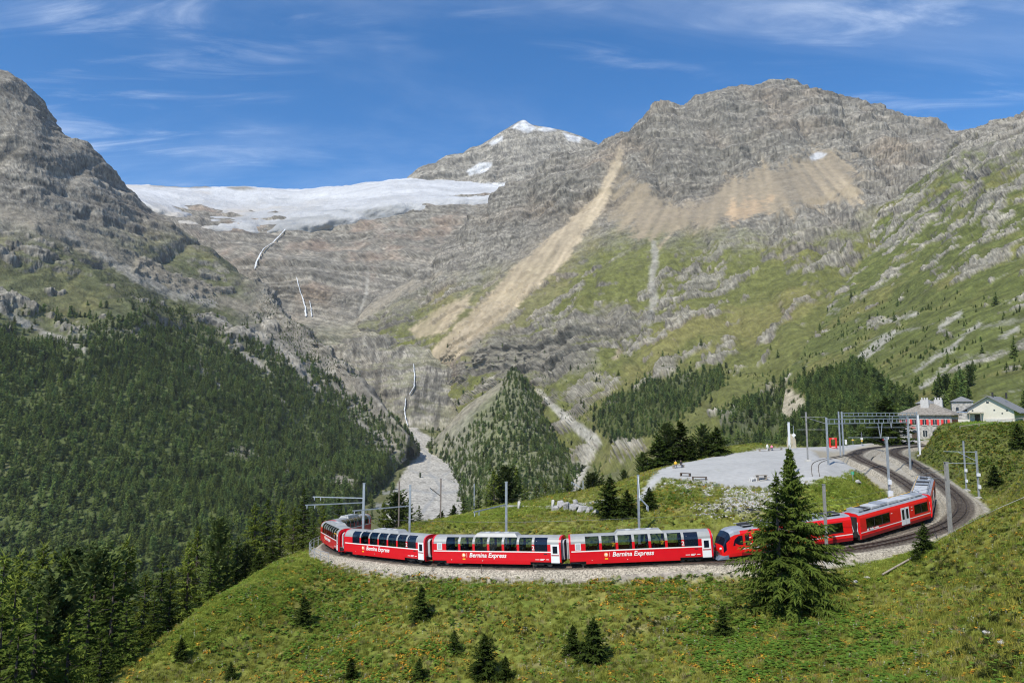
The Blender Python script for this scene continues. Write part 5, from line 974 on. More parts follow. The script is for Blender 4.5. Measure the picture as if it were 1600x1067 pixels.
# ---- three-part railcar
PRA = [(1.26, .42), (1.33, .80), (1.33, 1.12), (1.33, 1.22), (1.33, 1.55), (1.33, 2.62), (1.31, 2.85), (1.20, 3.18), (0.95, 3.34), (0, 3.42)]
def railcar(label, HL, wins, doors, nose=False, first=None, logo=None, num=()):
    e = empty('railcar_section'); xs0 = -HL + (2.3 if nose else 0)
    br = sorted({xs0, HL, *[x for w_ in wins for x in w_]}); rf = MB()
    for s in (-1, 1):
        b = MB(); bs = MB(); sk = MB()
        strip(sk, [xs0, HL], 0, 1, s, prof=PRA); strip(b, br, 1, 4, s, prof=PRA); strip(bs, [xs0, HL], 2, 3, s, prof=PRA, eps=0.006); strip(b, br, 4, 5, s, wins, prof=PRA); strip(b, br, 5, 7, s, prof=PRA); strip(rf, [xs0, HL], 7, 9, s, prof=PRA)
        b.build('side_wall', M_RED2, e, True); bs.build('stripe', M_WHT, e); sk.build('skirt', M_DRED, e)
    rf.build('roof', M_ROOFB, e)
    for s in (-1, 1):
        y = s * 1.335
        for w_ in wins:
            fr = MB().box(w_[0] - .03, w_[1] + .03, y - .004 - s * .03, y + .004 - s * .03, 1.52, 2.65).build('window', M_GLASS, e); n_ = max(1, round((w_[1] - w_[0]) / 1.6))
            for k in range(1, n_):
                xm = lerp(w_[0], w_[1], k / n_); MB().box(xm - .05, xm + .05, y - .012, y + .012, 1.55, 2.62).build('mullion', M_UND, fr)
            for za in (1.50, 2.62): MB().box(w_[0] - .04, w_[1] + .04, y - .014, y + .014, za, za + .06).build('window_frame', M_UND, fr)
            MB().box(w_[0], w_[1], s * .35 - .02, s * .35 + .02, 1.05, 3.0).build('interior_screen', M_INT, fr)
        for d_ in doors:
            d = MB().box(d_[0], d_[1], y - .014, y + .014, .62, 2.72).build('door', M_DOOR, e); w2 = (d_[1] - d_[0]) / 2
            for k in (0, 1): xa = d_[0] + k * w2; MB().box(xa + .2, xa + w2 - .2, y - .022, y + .022, 1.3, 2.5).build('door_window', M_DGLASS, d)
            MB().box(d_[0] + w2 - .015, d_[0] + w2 + .015, y - .02, y + .02, .64, 2.70).build('door_gap', M_UND, d)
        if first: MB().box(first[0], first[1], y - .008, y + .008, 2.68, 2.76).build('first_class_band', M_YEL, e)
        for xa, za in num: MB().box(xa, xa + .3, y - .006, y + .006, za, za + .08).build('marking', M_WHT, e)
    MB().box(xs0, HL - .1, -1.25, 1.25, .95, 1.0).build('floor', M_INT, e); MB().box(xs0, HL - .1, -1.15, 1.15, .32, .9).build('underframe', M_UND, e); wheelset(e, HL - 2.6, M_UND)
    # end walls
    for sx_ in ((1,) if nose else (-1, 1)):
        x0 = sx_ * (HL - .01); lp = [(x0, -y, z) for y, z in PRA] + [(x0, y, z) for y, z in PRA[-2::-1]]; MB().add(lp, [tuple(range(len(lp)))]).build('end_wall', M_RED2, e)
        b = MB(); b.box(*(sorted((sx_ * HL, sx_ * (HL + .5)))), -.95, .95, .7, 3.0); b.build('gangway_bellows', M_UND, e); MB().tube([(sx_ * (HL + .1), -1.05, 1.0), (sx_ * (HL + .32), -1.1, 1.4), (sx_ * (HL + .1), -1.05, 2.4)], .07, 8).build('hose', M_BEL, e)
    if nose:   # cab
        secs = [(xs0, 1.0, 3.42, 1.0), (xs0 - .7, .985, 3.36, 1.0), (xs0 - 1.25, .95, 3.12, 1.0), (xs0 - 1.75, .88, 2.55, 1.0), (xs0 - 2.1, .80, 1.75, 1.0), (xs0 - 2.28, .72, 1.15, 1.0)]
        rings = []
        for x, sw_, top, _ in secs:
            f_ = (top - .42) / (3.42 - .42); rings.append([(x, -y * sw_, .42 + (z - .42) * f_) for y, z in PRA] + [(x, y * sw_, .42 + (z - .42) * f_) for y, z in PRA[-2::-1]])
        n_ = len(rings[0]); parts = {'cab_shell': MB(), 'windscreen': MB(), 'cab_roof': MB()}
        for j in range(len(rings) - 1):
            for i in range(n_ - 1):
                roof = 6 <= i <= n_ - 8; nm = 'cab_shell'
                if roof and j < 2: nm = 'cab_roof'
                elif (5 <= i <= n_ - 7) and j in (2, 3): nm = 'windscreen'
                elif i in (4, n_ - 6) and j in (3,): nm = 'windscreen'
                parts[nm].add([rings[j][i], rings[j][i + 1], rings[j + 1][i + 1], rings[j + 1][i]], [(0, 1, 2, 3)])
        parts['cab_shell'].add(rings[-1], [tuple(range(n_))])
        for nm, mm in (('cab_shell', M_RED2), ('windscreen', M_DGLASS), ('cab_roof', M_ROOFB)): parts[nm].build(nm, mm, e, nm != 'windscreen')
        for s in (-1, 1):
            y = s * 1.338; MB().add([(xs0 - 1.0, s * 1.30, 1.62), (xs0 + .25, y, 1.62), (xs0 + .25, y, 2.66), (xs0 - .25, s * 1.335, 2.66), (xs0 - .75, s * 1.31, 2.3)], [(0, 1, 2, 3, 4) if s < 0 else (4, 3, 2, 1, 0)]).build('cab_window', M_DGLASS, e)
            MB().box(xs0 + .55, xs0 + 1.05, y - .01, y + .01, 1.5, 2.66).build('cab_door_window', M_DGLASS, e); MB().tube([(xs0 - 2.2, s * .72, 1.35), (xs0 - 2.36, s * .72, 1.35)], .13, 12).build('headlight', M_WHT, e); MB().bar((xs0 - 1.35, s * 1.22, 1.9), (xs0 - 1.35, s * 1.22, 2.7), .05).build('mirror', M_UND, e)
        b = MB(); b.add([(xs0 - 2.9, -1.0, .2), (xs0 - 1.6, -1.25, .2), (xs0 - 1.6, 1.25, .2), (xs0 - 2.9, 1.0, .2), (xs0 - 2.5, -.9, .62), (xs0 - 1.6, -1.2, .62), (xs0 - 1.6, 1.2, .62), (xs0 - 2.5, .9, .62)], [(4, 5, 6, 7), (0, 1, 5, 4), (1, 2, 6, 5), (2, 3, 7, 6), (3, 0, 4, 7)]); b.build('snow_plough', M_PLOW, e)
        MB().box(xs0 - 3.0, xs0 - 2.2, -.18, .18, .62, .95).tube([(xs0 - 2.2, -.5, .9), (xs0 - 2.7, -.45, .6), (xs0 - 3.2, -.5, .9)], .05, 6).build('coupler', M_UND, e)
    # roof gear
    rr = random.Random(int(HL * 100)); x = xs0 + .8
    while x < HL - 1.4:
        l_ = rr.uniform(.7, 2.2); hh = rr.uniform(.12, .34); MB().box(x, min(x + l_, HL - .3), -.78, .78, 3.40, 3.42 + hh).build('roof_unit', rr.choice([M_ROOFB, M_ROOFB, M_BEL, M_UND]), e); x += l_ + rr.uniform(.15, .5)
    for y in (-.88, .88): MB().tube([(xs0 + .5, y, 3.62), (HL - .4, y, 3.62)], .03, 6).build('roof_rail', M_YEL if y > 0 and not nose else M_BEL, e)
    if logo: text(logo, .36, M_WHT, e, (wins[0][0] + .55, -1.343, 1.24), (R(90), 0, 0), .2, .012); MB().box(wins[0][0] + .05, wins[0][0] + .38, -1.347, -1.337, 1.26, 1.50).build('logo_mark', M_WHT, e)
    tag(e, label, 'railcar', 'sections of the red railcar'); return e
def pantograph(e, x):
    b = MB(); r0 = 3.7
    for y in (-.4, .4): b.bar((x - .6, y, r0), (x + .9, y * .8, r0 + .75), .05).bar((x + .9, y * .8, r0 + .75), (x - .3, y, r0 + 1.45), .04)
    b.bar((x - .3, -.85, r0 + 1.47), (x - .3, .85, r0 + 1.47), .08).bar((x, -.85, r0 + 1.47), (x, .85, r0 + 1.47), .08).box(x - .9, x + .9, -.5, .5, r0 - .12, r0); b.build('pantograph', M_UND, e)
def put_on(e, T, s, piv):
    """stand a vehicle on the rails: centre at running length s, bogie pivots +-piv"""
    q_ = np.arange(len(T)) * 0.5; P = [Vector([np.interp(s + k * piv, q_, T[:, i]) for i in range(3)]) for k in (-1, 1)]; d = P[1] - P[0]; e.location = (P[0] + P[1]) / 2
    e.rotation_euler = (0, -math.atan2(d.z, math.hypot(d.x, d.y)), math.atan2(d.y, d.x)); return e
sD = 0.5 * s_of(T1, 14.75, 80.9); PIT = 16.75
CARS = []
for k, (lab, kw) in enumerate([('panorama carriage next to the railcar, fourth from the left end', {}), ('panorama carriage in the middle of the train, below the mast', {}), ('panorama carriage with two blacked-out panes, second in the left bend', dict(dark=(0, 6), small=False)), ('first-class carriage with yellow bands, leftmost on the bend', dict(dark=(), small=False, first=True)), ('carriage beyond the left bend, only its grey roof showing', dict(dark=(), lettered=False))]):
    CARS.append(put_on(carriage(lab, **kw), T1, sD - k * PIT, 5.6))
A1 = put_on(railcar('front section of the railcar with driving cab, behind the big spruce', 8.4, [(-4.6, -.4), (.4, 2.4), (3.4, 7.2)], [(-6.0 + 8.9, 3.0)][:0], True, (-4.7, .2), None, [(-5.1, 2.3), (-5.1, 1.6)]), T1, sD + 8.1 + .75 + 8.4, 5.8)
A2 = put_on(railcar('middle section of the railcar with white double doors', 7.6, [(-6.4, -1.5), (4.0, 7.1)], [(.95, 2.75)], False, None, 'Viafier retica', [(-1.2, 2.4), (3.3, 2.5), (3.3, 2.1)]), T1, sD + 8.1 + .75 + 16.8 + .55 + 7.6, 5.0)
A3 = put_on(railcar('far section of the railcar, turned away at the right bend', 8.2, [(-6.6, -2.5), (1.0, 5.0)], [(-1.6, .2)]), T1, sD + 8.1 + .75 + 16.8 + .55 + 15.2 + .55 + 8.2, 5.6)
pantograph(A1, -3.6); pantograph(A3, 5.5)
# ------------------------------------------------------------------ people
M_SKIN = mat('skin', (0.52, 0.31, 0.22), 0.6); M_HAIR = mat('dark_hair', (0.03, 0.02, 0.015), 0.7); CLOTH = {}
def cloth(nm, c):
    if nm not in CLOTH: CLOTH[nm] = mat(nm + '_cloth', c, 0.9)
    return CLOTH[nm]
SHIRTS = [('red', (.5, .02, .03)), ('white', (.75, .74, .72)), ('black', (.02, .02, .025)), ('blue', (.05, .12, .35)), ('grey', (.3, .3, .3)), ('yellow', (.75, .45, .04)), ('pink', (.75, .22, .32)), ('green', (.08, .2, .08))]
def body_mesh(sit, arms_up=False):
    J = [((0, 0, .93), .15), ((0, 0, 1.12), .145), ((0, 0, 1.33), .165), ((0, 0, 1.46), .075), ((0, .01, 1.53), .06), ((0, .02, 1.62), .095), ((0, .02, 1.73), .085)]; E = [(0, 1), (1, 2), (2, 3), (3, 4), (4, 5), (5, 6)]
    for s in (-1, 1):
        k = len(J)
        if arms_up: arm = [((s * .19, 0, 1.38), .06), ((s * .30, .16, 1.40), .05), ((s * .20, .30, 1.58), .04), ((s * .17, .32, 1.68), .035)]
        elif sit: arm = [((s * .19, 0, 1.38), .06), ((s * .24, .04, 1.14), .05), ((s * .16, .26, 1.08), .04), ((s * .10, .34, 1.08), .035)]
        else: arm = [((s * .19, 0, 1.38), .06), ((s * .25, -.02, 1.12), .05), ((s * .27, .06, .90), .04), ((s * .27, .09, .80), .035)]
        J += arm; E += [(2, k), (k, k + 1), (k + 1, k + 2), (k + 2, k + 3)]; k = len(J)
        if sit: leg = [((s * .10, .02, .90), .10), ((s * .12, .45, .92), .075), ((s * .12, .47, .50), .05), ((s * .12, .60, .46), .04)]
        else: leg = [((s * .10, 0, .84), .10), ((s * .11, .02, .50), .07), ((s * .12, 0, .10), .05), ((s * .13, .14, .04), .04)]
        J += leg; E += [(0, k), (k, k + 1), (k + 1, k + 2), (k + 2, k + 3)]
    me = bpy.data.meshes.new('person_body'); me.from_pydata([j[0] for j in J], E, []); me.update(); o = link(bpy.data.objects.new('tmp_person', me)); md = o.modifiers.new('s', 'SKIN')
    for v, (_, r_) in zip(me.skin_vertices[0].data, J): v.radius = (r_, r_ * .85)
    me.skin_vertices[0].data[0].use_root = True; o.modifiers.new('u', 'SUBSURF').levels = 1
    bpy.context.view_layer.update(); ev = o.evaluated_get(bpy.context.evaluated_depsgraph_get()); out = bpy.data.meshes.new_from_object(ev); bpy.data.objects.remove(o); bpy.data.meshes.remove(me)
    dz = 0.0
    for p in out.polygons:
        c = p.center; p.use_smooth = True
        hand = (abs(c.x) > .08 and ((sit and c.y > .3 and c.z > 1.0) or (arms_up and c.z > 1.62) or (not sit and not arms_up and c.z < .86 and abs(c.x) > .22)))
        p.material_index = 0 if (c.z > 1.47 or hand) else (1 if c.z > (.98 if not sit else 1.0) else 2)
    return out
BODY = {k: body_mesh(*v) for k, v in dict(sit=(True, False), stand=(False, False), photo=(False, True)).items()}
IDX = {}
for k, me in BODY.items():
    ix = np.zeros(len(me.polygons), np.int32); me.polygons.foreach_get('material_index', ix); IDX[k] = ix
def hair_mesh():
    bm = bmesh.new(); bmesh.ops.create_icosphere(bm, subdivisions=2, radius=.115)
    for v in bm.verts: v.co.z = max(v.co.z, -.02 if v.co.y > 0.0 else -.07)
    me = bpy.data.meshes.new('hair'); bm.to_mesh(me); bm.free(); me.materials.append(M_HAIR); return me
HAIR = hair_mesh(); VARB = {}
def person(pose, shirt, loc, rz, label, group=None, trousers=('dark trousers', (.04, .045, .07))):
    key = (pose, shirt[0])
    if key not in VARB:
        me = BODY[pose].copy(); ix = IDX[pose]
        for m in (M_SKIN, cloth(*shirt), cloth(*trousers)): me.materials.append(m)
        me.polygons.foreach_set('material_index', ix); me.update(); VARB[key] = me
    o = link(bpy.data.objects.new('person', VARB[key])); o.location = loc; o.rotation_euler = (0, 0, rz); h = link(bpy.data.objects.new('hair', HAIR), o); h.location = (0, .005, 1.70); return tag(o, label, 'person', group)
# passengers behind the panorama windows
ORD = ['first', 'second', 'third', 'fourth', 'fifth', 'sixth']; CARN = ['carriage next to the railcar', 'middle carriage below the mast', 'carriage with two blacked-out panes', 'leftmost first-class carriage']
rp = random.Random(5)
for ci, car in enumerate(CARS[:4]):
    Mx = Matrix.Translation(car.location) @ car.rotation_euler.to_matrix().to_4x4()
    for k in range(6):
        if ci == 2 and k == 0: continue
        x = -8.1 + 16.2 * (.116 + .1148 * k + .0483); used = set()
        for j in range(2 if ci == 0 else 3):
            if ci == 0 and k in (2, 5) and j: continue
            f_ = j % 2; lx = x + (-.52 if f_ else .52); ly = -.86 if j < 2 else .45; pose = 'sit'; zf = 0.55
            if ci == 0 and k in (1, 4) and j == 0: pose = 'photo'; zf = 1.0; ly = -.55
            sh = rp.choice([s for s in SHIRTS if s[0] not in used and s[0] != 'green']); used.add(sh[0]); p = Mx @ Vector((lx, ly, zf))
            person(pose, sh, p, car.rotation_euler.z + (R(-90) if f_ else R(90)) if pose == 'sit' else car.rotation_euler.z + R(180), f'passenger in {sh[0]} {"standing" if pose == "photo" else "seated"} at the {ORD[k]} window of the {CARN[ci]}', 'passengers behind the carriage windows')

# ------------------------------------------------------------------ buildings
M_SW = mat('station_stone', (0.36, 0.345, 0.32), 0.95, noise=(1.6, 0.45), bump=(2.5, 1, .12)); M_PLAST = mat('cream_plaster', (0.56, 0.53, 0.45), 0.9, noise=(.8, .06)); M_SLATE = mat('slate_roof', (0.17, 0.175, 0.18), 0.95, noise=(3, .2), bump=(4, .5, .04)); M_STR = mat('stone_slab_roof', (0.215, 0.195, 0.165), 0.9, noise=(2.2, .4), bump=(3, .9, .08)); M_SHUT = mat('red_shutter', (0.60, 0.03, 0.03), 0.6); M_WGL = mat('house_window', (0.03, 0.04, 0.05), 0.15); M_WOODD = mat('dark_wood', (0.075, 0.05, 0.035), 0.8, noise=(3, .3)); M_WF = mat('white_frame', (.72, .71, .68), .6); M_CHIM = mat('chimney_render', (0.46, 0.45, 0.43), .9, noise=(2, .15)); M_BLUE = mat('blue_awning', (.06, .22, .55), .8); M_WOODL = mat('weathered_wood', (0.27, 0.235, 0.19), .9, noise=(4, .3)); M_ROCK = mat('boulder_rock', (0.33, 0.32, 0.31), .95, noise=(1.5, .35), bump=(2.5, 1, .15))
def boxpart(name, mm, par, *bx): return MB().box(*bx).build(name, mm, par)
st = empty('station_building', (0, 0, 0)); uS = Vector((.74, -.67, 0)).normalized(); cS = Vector((130.5, 204, 0)); st.location = (cS.x, cS.y, 9.2); st.rotation_euler = (0, 0, math.atan2(uS.y, uS.x))
# local: x along the front (negative = towards the left corner), y = depth, front at y=0
W_, D_, H_ = 14.0, 11.0, 7.7
shell = MB(); shell.box(-W_, 0, 0, D_, -1.5, H_); shell.build('wall', M_SW, st)
rf = MB(); o_ = .9; rx0, rx1 = -W_ + 5.2, -5.2
rf.add([(-W_ - o_, -o_, H_ - .1), (o_, -o_, H_ - .1), (o_, D_ + o_, H_ - .1), (-W_ - o_, D_ + o_, H_ - .1), (-W_ - o_, -o_, H_ + .12), (o_, -o_, H_ + .12), (o_, D_ + o_, H_ + .12), (-W_ - o_, D_ + o_, H_ + .12), (rx0, D_ / 2, H_ + 3.4), (rx1, D_ / 2, H_ + 3.4)], [(0, 3, 2, 1), (0, 1, 5, 4), (1, 2, 6, 5), (2, 3, 7, 6), (3, 0, 4, 7), (4, 5, 9, 8), (5, 6, 9), (6, 7, 8, 9), (7, 4, 8)]); rfo = rf.build('roof', M_STR, st)
for cx_, cy_ in ((-7.4, 3.6), (-4.2, 6.0)):
    ch = boxpart('chimney', M_CHIM, rfo, cx_ - 1.1, cx_ + 1.1, cy_ - .6, cy_ + .6, H_ + 1.2, H_ + 4.6)
    for k in (-.7, 0, .7): boxpart('chimney_pot', M_CHIM, rfo, cx_ + k - .18, cx_ + k + .18, cy_ - .2, cy_ + .2, H_ + 4.6, H_ + 5.3)
for k in range(5):
    xc = -12.6 + 2.75 * k; wn = boxpart('window', M_WGL, st, xc - .5, xc + .5, -.06, -.002, 4.7, 6.3); boxpart('frame', M_WF, wn, xc - .03, xc + .03, -.09, -.061, 4.7, 6.3); boxpart('sill', M_CONC, wn, xc - .7, xc + .7, -.2, -.003, 4.5, 4.68)
    for s in (-1, 1): boxpart('shutter', M_SHUT, wn, xc + s * .82 - .3, xc + s * .82 + .3, -.1, -.004, 4.68, 6.32)
    if k in (0, 2, 4): wn = boxpart('window', M_WGL, st, xc - .55, xc + .55, -.06, -.002, 1.2, 3.0); boxpart('frame', M_WF, wn, xc - .04, xc + .04, -.09, -.061, 1.2, 3.0)
    else:
        d_ = boxpart('door', M_WOODD, st, xc - .8, xc + .8, -.07, -.002, -.2, 2.3); MB().add([(xc + .8 * math.cos(a_), -.07, 2.3 + .8 * math.sin(a_)) for a_ in np.linspace(0, math.pi, 9)], [tuple(range(9))[::-1]]).build('door_arch', M_WGL, d_)
for k in range(3): yc = 2 + 3.4 * k; wn = boxpart('window', M_WGL, st, .002, .06, yc - .5, yc + .5, 4.7, 6.3); [boxpart('shutter', M_SHUT, wn, .004, .1, yc + s * .82 - .3, yc + s * .82 + .3, 4.68, 6.32) for s in (-1, 1)]
boxpart('sign', M_SHUT, st, -11.8, -9.6, -.08, -.003, 3.7, 3.95); tag(st, 'grey stone station building with red shutters and slab roof', 'building')
an = empty('stone_annex'); an.location = (*W3(1504, 650, 228)[:2], 9.0); an.rotation_euler = (0, 0, R(-30)); boxpart('wall', M_SW, an, -3.0, 3.0, -3.0, 3.0, 0, 12.2); MB().add([(-3.5, -3.5, 12.2), (3.5, -3.5, 12.2), (3.5, 3.5, 12.2), (-3.5, 3.5, 12.2), (0, 0, 14.0)], [(0, 1, 4), (1, 2, 4), (2, 3, 4), (3, 0, 4), (0, 3, 2, 1)]).build('roof', M_SLATE, an)
for k in (-1.5, 1.5): boxpart('window', M_WGL, an, k - .4, k + .4, -3.05, -3.002, 9.2, 10.4)
tag(an, 'pale stone tower-like annex behind the station roof', 'building')
an2 = empty('wooden_annex'); an2.location = (*W3(1448, 645, 232)[:2], 9.0); an2.rotation_euler = (0, 0, R(-35)); boxpart('wall', M_WOODD, an2, -2.6, 2.6, -2.6, 2.6, 0, 11.6); MB().add([(-3.2, -3.2, 11.6), (3.2, -3.2, 11.6), (3.2, 3.2, 11.6), (-3.2, 3.2, 11.6), (0, 0, 13.4)], [(0, 1, 4), (1, 2, 4), (2, 3, 4), (3, 0, 4), (0, 3, 2, 1)]).build('roof', M_SLATE, an2); tag(an2, 'small dark building with hipped roof behind the station', 'building')
ho = empty('white_house'); gr_ = W3(1585, 650, 168); uH = Vector((.70, -.71, 0)); zh = NZ1(gr_[0], gr_[1]) - .2; ho.location = (gr_[0], gr_[1], zh); ho.rotation_euler = (0, 0, math.atan2(uH.y, uH.x)); zt = lambda py: 17.5 + (645 - py) * 168 / F - zh
GW, GD = 9.8, 14.0; ea, ap = zt(640), zt(618); xa_ = -GW * .52
MB().add([(-GW, 0, -1), (0, 0, -1), (0, 0, ea), (xa_, 0, ap - .25), (-GW, 0, ea + .3), (-GW, GD, -1), (0, GD, -1), (0, GD, ea), (xa_, GD, ap - .25), (-GW, GD, ea + .3)], [(0, 1, 2, 3, 4), (9, 8, 7, 6, 5), (1, 6, 7, 2), (0, 4, 9, 5)]).build('wall', M_PLAST, ho)
rfh = MB(); rfh.add([(xa_, -.8, ap), (1.4, -.8, ea - .75), (1.4, GD + .8, ea - .75), (xa_, GD + .8, ap), (xa_, -.8, ap - .22), (1.4, -.8, ea - .97), (1.4, GD + .8, ea - .97), (xa_, GD + .8, ap - .22), (-GW - 1.0, -.8, ea - .25), (-GW - 1.0, GD + .8, ea - .25), (-GW - 1.0, -.8, ea - .47), (-GW - 1.0, GD + .8, ea - .47)], [(0, 1, 2, 3), (4, 7, 6, 5), (0, 4, 5, 1), (1, 5, 6, 2), (2, 6, 7, 3), (0, 3, 9, 8), (4, 10, 11, 7), (0, 8, 10, 4), (8, 9, 11, 10), (3, 7, 11, 9)]); rfh = rfh.build('roof', M_SLATE, ho)
for y_ in (3.0, 8.5): MB().tube([(xa_ + .4 + (y_ - 3) * .35, y_, ap - .6), (xa_ + .4 + (y_ - 3) * .35, y_, ap + .9)], .22, 10).build('chimney', M_UND, rfh)
for xw, zw, s in ((xa_ - .2, ap - 1.6, .28), (-GW + 1.2, ea - .2, .18), (-2.4, ea - .9, .16), (-4.0, ea - .1, .18), (-1.4, ea - .2, .18)): boxpart('window', M_WGL, ho, xw - s, xw + s, -.05, -.003, zw - s, zw + s)
boxpart('door', M_WOODD, ho, -GW + 1.6, -GW + 2.7, -.06, -.003, 0, 2.1); boxpart('plinth', M_CHIM, ho, -GW * .62, -.4, -.5, -.004, -.5, 1.0)
tag(ho, 'cream plastered house with grey slate roof on the lawn', 'house')
aw = empty('terrace_awning', ho.location, ho.rotation_euler.z); pv = MB(); pv.box(-GW - 1.6, -GW + 3.6, -2.6, -.2, 2.55, 2.67); pv.build('canopy', M_WOODL, aw); boxpart('blue_panel', M_BLUE, aw, -GW - 1.7, -GW + .6, -2.7, -1.5, 2.68, 2.74)
for x_ in (-GW - 1.4, -GW + 1.0, -GW + 3.4): boxpart('post', M_WOODL, aw, x_ - .07, x_ + .07, -2.5, -2.36, -.4, 2.55)
boxpart('low_wall', M_PLAST, aw, -GW - 1.5, -GW + 1.0, -2.75, -2.52, -.4, .9); tag(aw, 'wooden terrace awning with a blue panel on the house', 'awning')
fe = empty('garden_fence', (0, 0, 0)); pts = [(*W3(px, 668, Y)[:2],) for px, Y in ((1500, 153), (1530, 152), (1560, 151), (1600, 148))]; zs = [NZ1(*p) for p in pts]
for i, (p, z) in enumerate(zip(pts, zs)): boxpart('post', M_WOODL, fe, p[0] - .06, p[0] + .06, p[1] - .06, p[1] + .06, z - .3, z + .8)
for i in range(3): MB().bar((*pts[i], zs[i] + .7), (*pts[i + 1], zs[i + 1] + .7), .08, .1).build('rail', M_WOODL, fe)
tag(fe, 'low wooden fence along the edge of the lawn', 'fence')

# ------------------------------------------------------------------ benches, table, signs, stones
def gp(px, py, Y0=34, Y1=215): p = ground_at(px, py, Y0, Y1); return (p[0], p[1], NZ1(p[0], p[1]))
def bench(px, py, rz, label, L_=2.2, m=None, back=False):
    p = gp(px, py, 95, 170); e = empty('bench', p, rz); m = m or M_WOODL; boxpart('seat', m, e, -L_ / 2, L_ / 2, -.28, .28, .42, .52)
    for s in (-1, 1): boxpart('leg', m, e, s * L_ * .44 - .1, s * L_ * .44 + .1, -.24, .24, -.1, .418)
    if back: boxpart('backrest', m, e, -L_ / 2, L_ / 2, .2, .27, .6, .95)
    tag(e, label, 'bench', 'benches on the gravel plateau'); return e
bench(1071, 744, R(-35), 'dark wooden bench at the plateau edge, left of a longer one', 1.7, M_WOODD); bench(1093, 750, R(-8), 'long dark bench at the front edge of the plateau', 2.3, M_WOODD)
b1 = bench(1060, 731, R(15), 'bench where two people sit at the left tip of the plateau', 2.2); b2 = bench(1194, 705, R(10), 'bench with a standing visitor at the far edge of the plateau', 2.4); bench(1212, 703, R(5), 'long bench at the far edge beside the standing stone', 3.0)
pt = gp(1190, 750, 95, 130); tb = empty('picnic_table', pt, R(12)); boxpart('table_top', M_WOODL, tb, -.9, .9, -.38, .38, .70, .76)
for s in (-1, 1): boxpart('leg', M_WOODL, tb, s * .7 - .05, s * .7 + .05, -.35, .35, -.1, .698); boxpart('bench_board', M_WOODL, tb, -.9, .9, s * .78 - .13, s * .78 + .13, .42, .47)
tag(tb, 'pale wooden picnic table near the big spruce top', 'table'); pt2 = gp(1177, 752, 95, 130); t2 = empty('low_table', pt2, R(8)); boxpart('table_top', M_WF, t2, -.5, .5, -.35, .35, .48, .54); [boxpart('leg', M_WF, t2, sx_ * .42 - .04, sx_ * .42 + .04, sy_ * .28 - .04, sy_ * .28 + .04, -.1, .478) for sx_ in (-1, 1) for sy_ in (-1, 1)]; tag(t2, 'low white table left of the picnic table', 'table')
l1 = Vector(b1.location); l2 = Vector(b2.location)
person('sit', SHIRTS[5], l1 + Vector((-.5, 0, -.40)), R(170), 'person in a yellow top sitting on the plateau bench'); person('sit', SHIRTS[2], l1 + Vector((.5, .1, -.40)), R(190), 'person in dark clothes sitting beside the yellow top')
person('stand', SHIRTS[1], l2 + Vector((.5, -.6, -.02)), R(200), 'person in white standing at the far plateau edge', trousers=('light trousers', (.6, .6, .58))); q_ = gp(1206, 704, 95, 170); person('sit', SHIRTS[6], Vector(q_) + Vector((0, 0, -.42)), R(160), 'person in a pink top sitting at the far plateau edge')
# red picture frame
p = gp(1302, 700, 95, 170); fr = empty('picture_frame', p, R(8)); M_FRED = mat('frame_red', (.70, .03, .02), .5)
for nm, bx in (('upright', (-1.0, -.62, -.1, .1, 0, 2.5)), ('upright', (.62, 1.0, -.1, .1, 0, 2.5)), ('top_bar', (-.62, .62, -.1, .1, 2.1, 2.5)), ('bottom_bar', (-.62, .62, -.1, .1, 0, .5))): boxpart(nm, M_FRED, fr, *bx)
for za, w2 in ((2.25, .3), (.2, .5)): boxpart('inscription', M_WHT, fr, -w2, w2, -.115, -.102, za, za + .12)
tag(fr, 'red picture frame standing on the station platform', 'frame')
# standing stone
def stone(name, p, sz, label, rz=0, seed=0, m=None, cat='boulder', group=None, top=None):
    g = np.random.default_rng(seed); bm = bmesh.new(); D = g.normal(size=(22, 3)); D /= np.linalg.norm(D, axis=1)[:, None]; D = np.sign(D) * np.abs(D) ** .6 * g.uniform(.75, 1.1, (22, 1)) * sz
    if top is not None: D[:, 0] *= 1 - top * sstep(D[:, 2], 0, sz[2])
    for c in D: bm.verts.new(c)
    res = bmesh.ops.convex_hull(bm, input=list(bm.verts)); bmesh.ops.delete(bm, geom=list({x for x in res['geom_interior'] + res['geom_unused'] if isinstance(x, bmesh.types.BMVert)}), context='VERTS')
    bmesh.ops.bevel(bm, geom=list(bm.edges), offset=.05 * float(min(sz)), segments=1, affect='EDGES')
    me = bpy.data.meshes.new(name); bm.to_mesh(me); bm.free(); me.materials.append(m or M_ROCK); o = link(bpy.data.objects.new(name, me)); o.location = p; o.rotation_euler = (0, 0, rz); return tag(o, label, cat, group)
M_PSTONE = mat('pale_stone', (.42, .37, .26), .9, noise=(1.5, .2), bump=(3, .6, .06)); M_WSTONE = mat('white_stone', (.42, .41, .38), .9, noise=(2, .1), bump=(4, .5, .04))
p = gp(1237, 700, 95, 170); oc = [(-1.0, -.3), (1.05, -.3), (1.0, 1.0), (.85, 2.0), (.45, 2.8), (-.05, 3.25), (-.5, 3.1), (-.85, 2.3), (-1.0, 1.1)]; b = MB(); n_ = len(oc); rs = random.Random(4)
v = [(x + rs.uniform(-.05, .05), y, z + rs.uniform(-.05, .05)) for y in (-.22, -.3, .3, .22) for x, z in [((c[0] * (.9 if abs(y) > .25 else 1)) if False else c[0] * (.93 if abs(y) > .25 else 1), c[1] * (.97 if abs(y) > .25 else 1)) for c in oc]]
